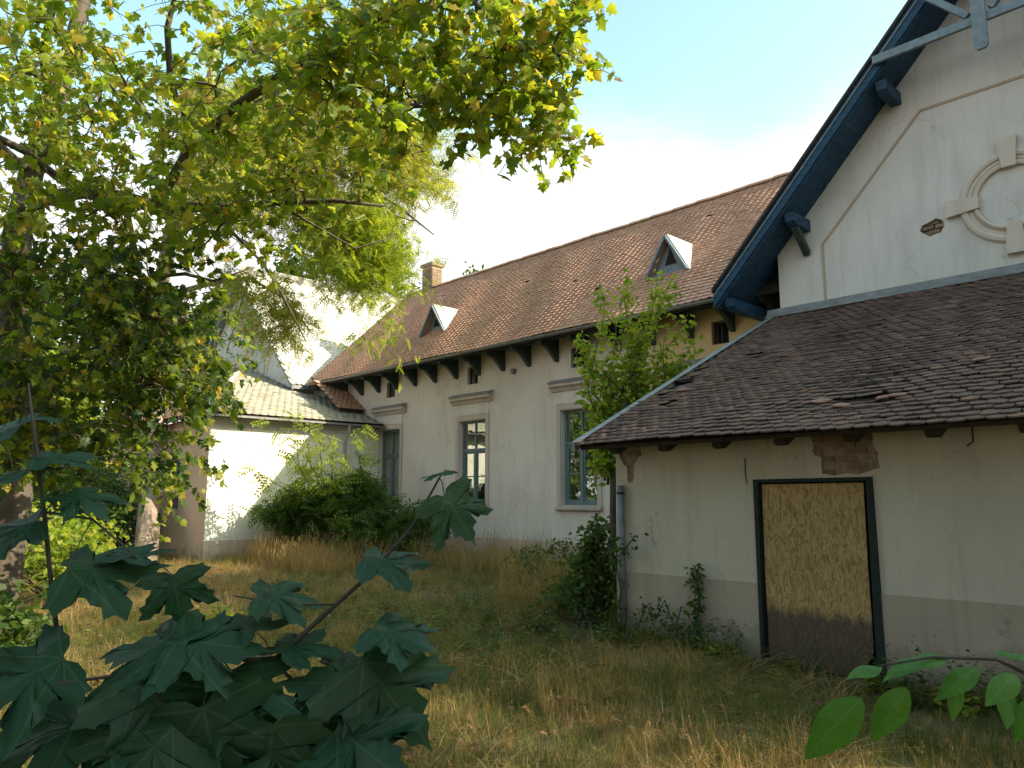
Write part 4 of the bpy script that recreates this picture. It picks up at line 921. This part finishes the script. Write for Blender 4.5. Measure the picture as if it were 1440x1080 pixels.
# ---- grass
def inside_building(x, y):
    return ((x > -7.0) & (y > 8.5)) | ((x < -22.25) & (y > 9.0)) | (y > 14.93)
def tuft(name, nb, h, w, lean, mat, heads=0, seed=1, spread=.12):
    r = np.random.default_rng(seed); V = []; F3 = []; F4 = []
    for k in range(nb):
        a = r.uniform(0, 6.283); rr = abs(r.normal(0, spread)); bx, by = rr*math.cos(a), rr*math.sin(a); la = r.uniform(0, 6.283); ln_ = abs(r.normal(lean, lean*.6)); hh = h*r.uniform(.45, 1.1); ww = w*r.uniform(.6, 1.2)
        px, py = -math.sin(la+r.uniform(-.8, .8))*ww, math.cos(la)*ww; b = len(V)
        for t_ in (0, .4, .75, 1.0):
            cx_ = bx+math.cos(la)*ln_*hh*t_*t_; cy_ = by+math.sin(la)*ln_*hh*t_*t_; cz_ = hh*t_*(1-.25*ln_*t_)
            s_ = (1, .85, .5, .08)[(0, .4, .75, 1.0).index(t_)]
            V += [(cx_-px*s_, cy_-py*s_, cz_), (cx_+px*s_, cy_+py*s_, cz_)]
        for i_ in range(3): F4.append((b+2*i_, b+2*i_+1, b+2*i_+3, b+2*i_+2))
        if heads and k % heads == 0:
            tx, ty, tz = V[-1]; c0_ = len(V)
            for j_ in range(5):
                oz = tz-.015*j_*1.6; ox = r.uniform(-.012, .012); oy = r.uniform(-.012, .012); q = len(V)
                V += [(tx, ty, oz), (tx+ox+.006, ty+oy, oz+.012), (tx+ox*2, ty+oy*2, oz+.022), (tx+ox-.006, ty+oy, oz+.012)]; F4.append((q, q+1, q+2, q+3))
    me = bpy.data.meshes.new(name); me.from_pydata(V, [], F4); me.materials.append(mat); return me
def scatter(name, label, mes, P, scl, seed):
    """one object: points + geometry nodes that put a tuft on each point"""
    r = np.random.default_rng(seed); src = bpy.data.collections.new(name+'_tufts')
    for me in mes: o = bpy.data.objects.new('tuft', me); src.objects.link(o)
    pm = bpy.data.meshes.new(name); pm.vertices.add(len(P)); pm.vertices.foreach_set('co', P.astype(np.float32).ravel())
    a = pm.attributes.new('rot', 'FLOAT_VECTOR', 'POINT'); rot = np.zeros((len(P), 3)); rot[:, 2] = r.uniform(0, 6.283, len(P)); rot[:, :2] = r.normal(0, .1, (len(P), 2)); a.data.foreach_set('vector', rot.astype(np.float32).ravel())
    a = pm.attributes.new('scl', 'FLOAT', 'POINT'); a.data.foreach_set('value', scl.astype(np.float32)); 
    ob = bpy.data.objects.new(name, pm); COL.objects.link(ob); pm.materials.append(mes[0].materials[0])
    ng = bpy.data.node_groups.new(name, 'GeometryNodeTree'); ng.interface.new_socket('Geometry', in_out='INPUT', socket_type='NodeSocketGeometry'); ng.interface.new_socket('Geometry', in_out='OUTPUT', socket_type='NodeSocketGeometry')
    gi = ng.nodes.new('NodeGroupInput'); go = ng.nodes.new('NodeGroupOutput'); ip = ng.nodes.new('GeometryNodeInstanceOnPoints'); ci = ng.nodes.new('GeometryNodeCollectionInfo')
    ci.inputs['Collection'].default_value = src; ci.inputs['Separate Children'].default_value = True; ci.inputs['Reset Children'].default_value = True
    ra = ng.nodes.new('GeometryNodeInputNamedAttribute'); ra.data_type = 'FLOAT_VECTOR'; ra.inputs['Name'].default_value = 'rot'
    sa = ng.nodes.new('GeometryNodeInputNamedAttribute'); sa.data_type = 'FLOAT'; sa.inputs['Name'].default_value = 'scl'
    ip.inputs['Pick Instance'].default_value = True
    L_ = ng.links.new; L_(gi.outputs[0], ip.inputs['Points']); L_(ci.outputs[0], ip.inputs['Instance']); L_(ra.outputs[0], ip.inputs['Rotation']); L_(sa.outputs[0], ip.inputs['Scale']); L_(ip.outputs[0], go.inputs[0])
    md = ob.modifiers.new('scatter', 'NODES'); md.node_group = ng
    tag(ob, label, 'grass', kind='stuff'); return ob
def field(n, x0, x1, y0, y1, dens=None):
    x = rng.uniform(x0, x1, n); y = rng.uniform(y0, y1, n); k = ~inside_building(x, y)
    if dens is not None: k &= rng.uniform(0, 1, n) < dens(x, y)
    x, y = x[k], y[k]; return np.stack([x, y, hgt(x, y)-.04], 1)
def gn(x, y): return np.clip(.5+.5*np.sin(x*.9+1.3*np.sin(y*.7))*np.cos(y*.8+np.sin(x*.5)), 0, 1)
dryt = [tuft('tuft', 30, .42, .0028, .5, M['dry'], 0, 40), tuft('tuft', 26, .58, .0026, .35, M['dry'], 3, 41), tuft('tuft', 34, .30, .003, .8, M['dry'], 0, 42), tuft('tuft', 16, .75, .0026, .25, M['dry'], 2, 43, .07)]
grnt = [tuft('tuft', 32, .30, .0035, .6, M['grass'], 0, 44), tuft('tuft', 28, .42, .0033, .45, M['grass'], 0, 45), tuft('tuft', 36, .2, .0035, .8, M['grass'], 0, 46)]
P1 = np.concatenate([field(11000, -26, -.5, -2, 14.9, lambda x, y: np.clip(gn(x, y)*1.5-.15+.7*gn(x*2.3, y*2.1)-.3, 0, 1)), field(7000, -13, -.5, 1, 8.5, lambda x, y: np.clip(.2+gn(x+3, y)*.9-.5*gn(x*2.1, y*2.7), 0, 1))])
scatter('dry_grass', 'dry straw coloured grass covering the neglected yard', dryt, P1, rng.uniform(.2, .68, len(P1))*(.5+.65*gn(P1[:,0]*1.9, P1[:,1]*1.9))*np.where((P1[:,1] > 6.8) & (P1[:,0] > -8), .6, 1), 50)
P2 = np.concatenate([field(15000, -26, -.5, -2, 14.9, lambda x, y: 1-.8*gn(x, y)), field(10000, -13, -.5, 1, 8.5, lambda x, y: 1-.7*gn(x+3, y))])
scatter('green_grass', 'short green grass growing between the straw in the yard', grnt, P2, rng.uniform(.3, .85, len(P2))*np.where((P2[:,1] > 6.8) & (P2[:,0] > -8), .65, 1), 51)
def weed_tuft(name, n, h, size, mat, seed):
    r = np.random.default_rng(seed); V = []; F = []; tv, tf = leaf_tpl('oval')
    for s_ in range(4):
        la = r.uniform(0, 6.28); hh = h*r.uniform(.5, 1.1)
        for k in range(n):
            t_ = (k+1)/n; p = np.array([math.cos(la)*hh*.3*t_, math.sin(la)*hh*.3*t_, hh*t_]); az_ = r.uniform(0, 6.28); el = r.uniform(-.3, .5)
            y = np.array([math.cos(az_)*math.cos(el), math.sin(az_)*math.cos(el), math.sin(el)]); x = np.cross(y, [0,0,1.]); x /= np.linalg.norm(x); z = np.cross(x, y); b = len(V); sz = size*r.uniform(.5, 1.2)*(1.2-.6*t_)
            for q in tv: V.append(tuple(p+(x*q[0]+y*q[1]+z*q[2])*sz))
            F += [tuple(i_+b for i_ in f) for f in tf]
    me = bpy.data.meshes.new(name); me.from_pydata(V, [], F); me.materials.append(mat); return me
wt = [weed_tuft('tuft', 7, .34, .10, M['leaf_mid'], 60), weed_tuft('tuft', 9, .5, .075, M['leaf_mid'], 61), weed_tuft('tuft', 5, .2, .12, M['leaf_lime'], 62)]
PW = np.concatenate([field(2600, -24, -1, -1, 14.8, lambda x, y: np.clip(gn(x*1.7+5, y*1.7)*1.6-.75, 0, 1)), field(260, -11, -6.9, 6.0, 10.5), field(120, -6.9, -4.8, 7.9, 8.45), field(420, -18, -8, 12, 14.8), field(90, -3.3, -1, 7.6, 8.4)])
scatter('low_weeds', 'low broadleaved weeds scattered through the yard grass', wt, PW, rng.uniform(.5, 1.2, len(PW)), 63)
mat_flat = [tuft('tuft', 40, .30, .003, 1.9, M['dry'], 0, 47, .16), tuft('tuft', 36, .22, .0035, 2.2, M['dry'], 0, 48, .2)]
PF = field(6500, -24, -.5, -1, 14.8, lambda x, y: gn(x*1.3+2, y*1.1))
scatter('flattened_straw', 'flattened dead straw lying between the standing grass', mat_flat, PF, rng.uniform(.6, 1.3, len(PF)), 66)
def litter_mesh(seed):
    r = np.random.default_rng(seed); V = []; F = []; tv, tf = leaf_tpl('lobed')
    for k in range(7):
        a = r.uniform(0, 6.28); s_ = r.uniform(.05, .085); ox, oy = r.normal(0, .18, 2); b = len(V); tl = r.normal(0, .4, 2)
        for q in tv:
            x = (q[0]*math.cos(a)-q[1]*math.sin(a))*s_; y = (q[0]*math.sin(a)+q[1]*math.cos(a))*s_; V.append((x+ox, y+oy, .05+x*tl[0]+y*tl[1]+q[2]*s_*2))
        F += [tuple(i_+b for i_ in f) for f in tf]
    me = bpy.data.meshes.new('tuft'); me.from_pydata(V, [], F); me.materials.append(M['litter']); return me
M['litter'] = leafmat('fallen_leaf', [(0, (.10,.05,.025)), (.5, (.20,.11,.045)), (.9, (.26,.16,.06)), (1, (.26,.20,.06))], .15, .8)
PL = field(900, -20, -.5, -1, 12)
scatter('fallen_leaves', 'brown fallen leaves caught in the yard grass', [litter_mesh(71), litter_mesh(72)], PL+np.array([0,0,.06]), rng.uniform(.8, 1.2, len(PL)), 73)
P3 = np.concatenate([field(420, -21.5, -17, 9.5, 13.0), field(230, -17.5, -10, 12.3, 14.7), field(160, -10, -7.6, 9, 12)])
scatter('tall_dry_stalks', 'tall dry stalks along the foot of the long wing', [dryt[3], dryt[1]], P3, rng.uniform(.9, 1.6, len(P3)), 52)

# ---- foreground maple sapling
def outline_maple():
    lob = [(0, 1.0, .16), (48, .92, .17), (-48, .92, .17), (100, .62, .15), (-100, .62, .15)]
    half = [(0.0, 1.0), (.05, .86), (.14, .80), (.14, .70), (.26, .66), (.22, .54), (.22, .47), (.33, .55), (.34, .62), (.42, .60), (.50, .68), (.72, .66), (.62, .54), (.66, .44), (.54, .40), (.52, .30), (.43, .24), (.40, .17), (.48, .12), (.50, .14), (.56, .08), (.68, .02), (.56, -.05), (.54, -.12), (.42, -.10), (.28, -.13), (.12, -.10), (.03, -.02)]
    return half + [(-x, y) for x, y in half[::-1][:-1]]
def leafmesh(outl, bend, fold, mat, name='leaf', seed=0, thick=.0):
    r = random.Random(seed); n = len(outl); rings = [1.0, .72, .42]; V = []; F = []
    cy = .22 if len(outl) > 30 else .45
    for q in rings:
        for (x, y) in outl:
            X_ = x*q; Y_ = cy+(y-cy)*q
            V.append((X_, Y_, -bend*(Y_*Y_) - fold*abs(X_)**1.4 + .035*math.sin(X_*9+seed)*math.cos(Y_*7) + (r.uniform(-.012, .012) if q == 1 else 0)))
    V.append((0, cy, -bend*cy*cy+.02)); c = len(V)-1
    for k in range(2):
        for i_ in range(n): F.append((k*n+i_, k*n+(i_+1) % n, (k+1)*n+(i_+1) % n, (k+1)*n+i_))
    for i_ in range(n): F.append((2*n+i_, 2*n+(i_+1) % n, c))
    me = bpy.data.meshes.new(name); me.from_pydata(V, [], F); me.polygons.foreach_set('use_smooth', [True]*len(F)); me.materials.append(mat); return me
mo = outline_maple(); lm3 = [leafmesh(mo, b, f, M['maple'], seed=k) for k, (b, f) in enumerate(((.10, .10), (.22, .18), (.04, .2), (.3, .08)))]
def put_leaf(parent, me, pos, tipdir, nrm, size):
    off = np.zeros(3); q = parent
    while q: off += np.array(q.location); q = q.parent
    y = Vector(tipdir).normalized(); z = Vector(nrm); z = (z-y*z.dot(y)).normalized(); x = y.cross(z)
    o = bpy.data.objects.new('leaf', me); mm = Matrix.Identity(4)
    for a in range(3): mm[a][0] = x[a]*size; mm[a][1] = y[a]*size; mm[a][2] = z[a]*size; mm[a][3] = pos[a]-off[a]
    o.matrix_local = mm; COL.objects.link(o); o.parent = parent; return o
SB = at(330, 1000, 2.1); SB[2] = 0
sp = thing('maple_sapling', 'dark blue green maple sapling with large lobed leaves close to the camera', 'sapling', (float(SB[0]), float(SB[1]), 0))
RTv = Vector(RT); UPc = Vector((0,0,1)); FWv = Vector(FW)
stems = [([tuple(SB), at(345, 1060, 2.05), at(385, 930, 2.1), at(450, 870, 2.15), at(520, 808, 2.2), at(580, 740, 2.25), at(618, 672, 2.3)], [.011, .009, .008, .007, .0055, .0045, .003]),
 ([tuple(SB+np.array([-.5, -.25, 0])), at(95, 1000, 2.2), at(75, 850, 2.2), at(62, 720, 2.2), at(48, 610, 2.2), at(40, 540, 2.25)], [.009, .008, .007, .006, .005, .003]),
 ([at(395, 925, 2.1), at(300, 930, 2.0), at(200, 945, 1.95), at(90, 960, 1.9), at(-20, 985, 1.9)], [.006, .0055, .005, .004, .003]),
 ([at(385, 930, 2.1), at(440, 985, 2.0), at(500, 1000, 1.95)], [.005, .004, .003]),
 ([at(62, 720, 2.2), at(130, 730, 2.2), at(200, 790, 2.15)], [.004, .0035, .0025]),
 ([at(470, 850, 2.15), at(400, 850, 2.15), at(330, 838, 2.2)], [.0035, .003, .002])]
for pts, rad in stems: MB().tube(pts, rad, 7).build('stem', M['twig'], sp, smooth=True)
# u, v (centre), distance, size in px, tip direction in the view (deg, 0 = right, 90 = up), how flat it lies (0 = faces camera, 1 = edge on)
LV = [(642,722,2.25,105,-50,.35), (618,664,2.3,60,170,.9), (553,788,2.2,125,5,.72), (398,836,2.15,120,20,.72), (565,893,2.0,130,-15,.82), (548,975,1.95,200,-40,.45), (470,955,2.0,170,175,.6), (420,1030,1.9,190,-60,.5), (300,905,2.0,170,10,.6), (215,905,2.0,190,165,.6), (150,800,2.15,170,20,.6), (248,836,2.1,95,-75,.25), (95,640,2.25,120,30,.65), (25,660,2.2,100,150,.6), (15,745,2.15,120,-150,.55), (120,700,2.2,95,-20,.7), (120,860,2.1,160,-100,.45), (30,955,1.9,190,-140,.5), (120,965,1.9,200,-70,.5), (230,1000,1.9,190,-50,.45), (320,985,1.95,180,-80,.55), (90,1040,1.85,210,-100,.5), (300,1055,1.85,210,-70,.45), (200,1065,1.8,190,-120,.5), (20,1050,1.8,190,-160,.5), (420,905,2.1,110,60,.8), (510,1050,1.85,170,-30,.5), (180,700,2.3,90,10,.7), (380,1075,1.85,180,-90,.4), (60,585,2.3,70,40,.7), (340,880,2.1,120,140,.75), (0,600,2.3,95,180,.6), (190,775,2.2,90,80,.7)]
drop_ = {18, 16, 27, 24, 33}
LV = [q for k, q in enumerate(LV) if k not in drop_]
lr = random.Random(77)
for k, (u, v, d, spx, ang, fl) in enumerate(LV):
    a = math.radians(ang); size = spx/FPX*d*.80; n0 = -FWv*(1-fl) + UPc*(fl*1.0+.15) + RTv*lr.uniform(-.3, .3)
    tip = RTv*math.cos(a) + (UPc*math.sin(a) if fl < .5 else (UPc*math.sin(a)*.45+FWv*math.sin(a)*.8)) - UPc*.12
    c = Vector(at(u, v, d)); tn = tip.normalized(); base = c - tn*size*.35
    put_leaf(sp, lm3[k % 4], base, tip, n0, size)
    nd2 = min((Vector(p) for pts, _ in stems for p in pts[1:]), key=lambda p: (p-base).length)
    if (nd2-base).length > .03: MB().tube([nd2, nd2.lerp(base, .5)+Vector((0,0,.015)), base], .0018, 5).build('leaf_stalk', M['twig'], sp)
# ---- oval leaved shoot at the lower right
OB = at(1500, 1000, 1.8); ob_ = thing('ovate_leaf_shoot', 'bright green shoot with oval leaves reaching in at the lower right corner', 'plant', (float(OB[0]), float(OB[1]), 0))
st = [(OB[0], OB[1], 0), at(1490, 1100, 1.75), at(1470, 960, 1.7), at(1400, 927, 1.65), at(1310, 924, 1.6), at(1235, 937, 1.55)]
MB().tube(st, [.008, .007, .006, .004, .003, .002], 6).build('stem', M['twig'], ob_, smooth=True)
oo = [(0,0), (.08,.05), (.16,.15), (.22,.28), (.24,.42), (.21,.58), (.14,.76), (.06,.91), (0,1.0)]; oo = oo + [(-x, y) for x, y in oo[::-1][1:-1]]
om = [leafmesh(oo, b, f, M['ovate'], seed=k+9) for k, (b, f) in enumerate(((.55, .35), (.3, .5), (.15, .2)))]
for k, (u, v, d, spx, ang, fl) in enumerate([(1212,1000,1.55,140,-138,.3), (1275,985,1.6,110,-125,.3), (1330,940,1.62,90,-175,.7), (1375,958,1.62,85,-150,.5), (1400,935,1.68,80,10,.8), (1430,965,1.6,90,-130,.5), (1300,945,1.66,80,170,.75), (1440,930,1.7,70,30,.7), (1415,985,1.66,70,-100,.5), (1345,975,1.64,60,-100,.6), (1240,955,1.6,70,175,.7), (1450,1000,1.62,80,-110,.4)]):
    if not spx: continue
    a = math.radians(ang); size = spx/FPX*d*.82; n0 = -FWv*(1-fl) + UPc*(fl+.3) + RTv*.1
    tip = RTv*math.cos(a) + (UPc*math.sin(a) if fl < .5 else UPc*math.sin(a)*.4-FWv*.3)
    put_leaf(ob_, om[k % 3], Vector(at(u, v-18, d)), tip, n0, size)
